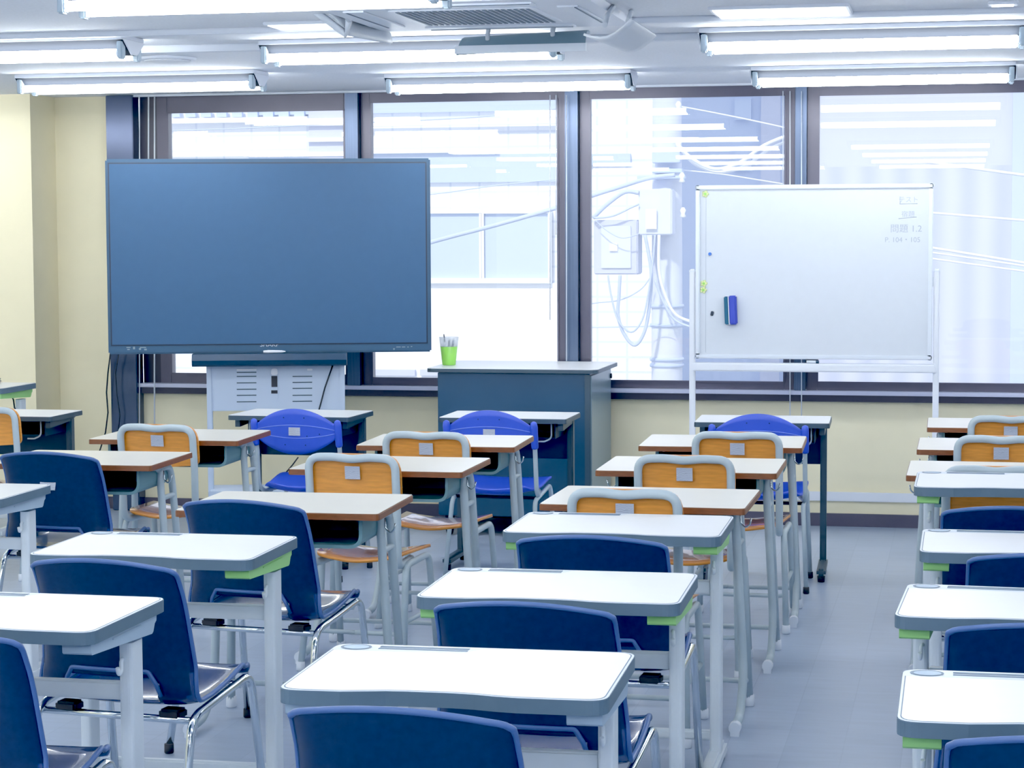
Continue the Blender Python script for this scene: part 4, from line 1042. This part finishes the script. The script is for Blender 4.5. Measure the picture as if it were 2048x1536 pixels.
for x_ in (xs_, xe_):
    bm = BM(); box(bm, (x_, .02, (zt1+.07)/2), (.031, .03, zt1-.07), bev=.005); po = obj('post', bm, M['white'], t)
    bm = BM(); box(bm, (x_, .02, zt1-.012), (.035, .034, .012), bev=.003); obj('post_cap', bm, M['rim'], po)
    s_ = 1 if x_ > 0 else -1
    bm = BM(); box(bm, (x_-s_*.017, .02, (Z0+Z1)/2-.05), (.03, .018, .05), bev=.004); obj('pivot_bracket', bm, M['alu'], t)
    bm = BM(); box(bm, (x_, .02, .075), (.04, .5, .03), bev=.006); ft = obj('foot', bm, M['white'], t)
    for e in (-1, 1):
        bm = BM(); tube(bm, [(x_-.011, .02+e*.22, .03), (x_+.011, .02+e*.22, .03)], .03, 14); obj('caster', bm, M['black'], ft)
zr0, zr1 = wl(1620, 744)[1], wl(1620, 727)[1]
bm = BM(); box(bm, ((xs_+xe_)/2, .02, (zr0+zr1)/2), (xe_-xs_, .07, zr1-zr0), bev=.006); obj('marker_ledge', bm, M['white'], t)
# lines on the board: inner seam and writing
bm = BM(); u0, v1 = wl(1410, 392); u1, v0 = wl(1413, 705); box(bm, ((u0+u1)/2, .0056, (v0+v1)/2), (.002, .001, v1-v0)); obj('board_seam', bm, M['ink'], t)
def wtext(body, px, py, size, m='ink', rot=0):
    x_, z_ = wl(px, py); return text('handwriting', body, size, M[m], t, (x_, .0055, z_), (PI/2, -rot, 0), 1)
wtext('テスト', 1817, 400, .034)
wtext('宿題', 1816, 429, .034)
wtext('問題 1.2', 1812, 458, .046)
wtext('P. 104・105', 1805, 480, .036)
bm = BM()
for p_, q_ in (((1799, 408), (1835, 407)), ((1797, 437), (1833, 434)), ((1800, 393), (1800, 408))):
    (xa_, za_), (xb_, zb2) = wl(*p_), wl(*q_); tube(bm, [(xa_, .0055, za_), (xb_, .0055, zb2)], .0014, 6)
obj('ink_underline', bm, M['ink'], t)
bx = (a.x+b.x)/2
def wp(px, py, off):
    p = P(px, py, YB_); return Vector((p.x, YB_+.006-off, p.z))
bm = BM(); p = wp(1419.7, 508, 0); tube(bm, [p+Vector((0, .0, 0)), p-Vector((0, .006, 0)), p-Vector((0, .008, 0))], [.0088, .0088, .006], 16); tag(obj('round_magnet', bm, M['blue_mag']), 'small round blue magnet on the whiteboard', 'magnet')
bm = BM(); p = wp(1424, 627, .005); box(bm, p, (.014, .009, .024), bev=.002, mtx=Matrix.Translation(p) @ Matrix.Rotation(.2, 4, 'Y') @ Matrix.Translation(-p)); tag(obj('bar_magnet', bm, M['tv_d']), 'small dark bar magnet left of the blue eraser', 'magnet')
def flower(px, py, label, n=5):
    p = wp(px, py, .004); bm = BM()
    for k in range(n):
        aa = 2*PI*k/n; lathe(bm, [(.0065, -.003), (.007, 0), (.0045, .003)], (0, 0, 0), 10)
        vs = bm.verts[-30:] if False else None
    bm.free(); bm = BM()
    for k in range(n):
        aa = 2*PI*k/n; c0 = p+Vector((math.cos(aa)*.011, 0, math.sin(aa)*.011)); tube(bm, [c0+Vector((0, .004, 0)), c0, c0-Vector((0, .003, 0))], [.008, .008, .005], 10)
    o = obj('petals', bm, M['pale_yel'])
    bm = BM(); tube(bm, [p, p-Vector((0, .006, 0))], .006, 10); obj('centre', bm, M['lime'], o)
    o.name = 'flower_magnet'; tag(o, label, 'magnet')
flower(1407.5, 567, 'pale yellow flower magnet half way down the whiteboard edge')
flower(1410.5, 388, 'pale yellow flower magnet in the upper left corner of the whiteboard')
flower(1406.5, 580, 'pale yellow flower magnet below its twin on the whiteboard edge')
t2 = thing('board_eraser', 'blue and grey whiteboard eraser stuck on the lower left of the board', 'eraser', wp(1461.5, 620, 0), 0)
t2.rotation_euler = (0, -.045, 0)
bm = BM(); box(bm, (-.019, -.022, -.001), (.022, .042, .145), bev=.004); obj('felt_pad', bm, M['eras_d'], t2)
bm = BM(); box(bm, (.014, -.026, 0), (.040, .048, .15), bev=.006); obj('handle', bm, M['eras_b'], t2)
bm = BM(); box(bm, (-.0065, -.024, 0), (.004, .046, .148)); obj('foam_strip', bm, M['white'], t2)
p = P(1625, 722, YB_-.0); zz = zr1
t3 = thing('board_marker', 'small marker with green end lying on the whiteboard ledge', 'pen', (p.x, YB_-.005, zr1+.0085))
bm = BM(); tube(bm, [(-.03, 0, 0), (.018, 0, 0)], .0075, 10); obj('barrel', bm, M['rim'], t3)
bm = BM(); tube(bm, [(.018, 0, 0), (.034, 0, 0)], .008, 10); obj('cap', bm, M['dark'], t3)

# ------------------------------------------------------------------ laptop at far left
zt_ = .80
q = G(4, 762, zt_+.01)
t = thing('laptop', 'dark laptop lying on the far left desk', 'laptop', (zn_q.x-.33, zn_q.y-.21, zt_+.0006), .35)
bm = BM(); box(bm, (0, 0, .009), (.36, .25, .016), bev=.004); obj('base', bm, M['lapt'], t)
bm = BM(); box(bm, (0, .0, .0215), (.36, .25, .007), bev=.003); obj('lid', bm, M['lapt'], t)
cord('charger_cable', 'black charger cable drooping over the laptop desk edge', 'cable', [P(2, 776, 10.55), P(14, 780, 10.5), P(22, 788, 10.45), P(27, 800, 10.45), P(29, 815, 10.45), P(40, 835, 10.4)], .004, M['cordm'])

# ------------------------------------------------------------------ light
w = bpy.data.worlds.new('world'); scene.world = w; w.use_nodes = True
nt = w.node_tree; bg = nt.nodes['Background']; bg.inputs['Color'].default_value = (.80, .89, 1, 1); bg.inputs['Strength'].default_value = 1.25
sun = bpy.data.lights.new('sun', 'SUN'); sun.energy = 2.6; sun.angle = .05; sun.color = (1, .98, .95)
so = bpy.data.objects.new('sun', sun); COL.objects.link(so); so.rotation_euler = (math.radians(48), 0, math.radians(-12))
scene.view_settings.view_transform = 'Standard'; scene.view_settings.look = 'None'
vs = scene.view_settings
vs.exposure = 0.06; vs.gamma = 1.2
vs.use_curve_mapping = True
vs.curve_mapping.black_level = (.019, .016, .013)
vs.curve_mapping.update()
c = scene.cycles
c.use_denoising = True; c.max_bounces = 8; c.diffuse_bounces = 4; c.glossy_bounces = 4; c.transparent_max_bounces = 8
c.sample_clamp_indirect = 6; c.caustics_reflective = False; c.caustics_refractive = False
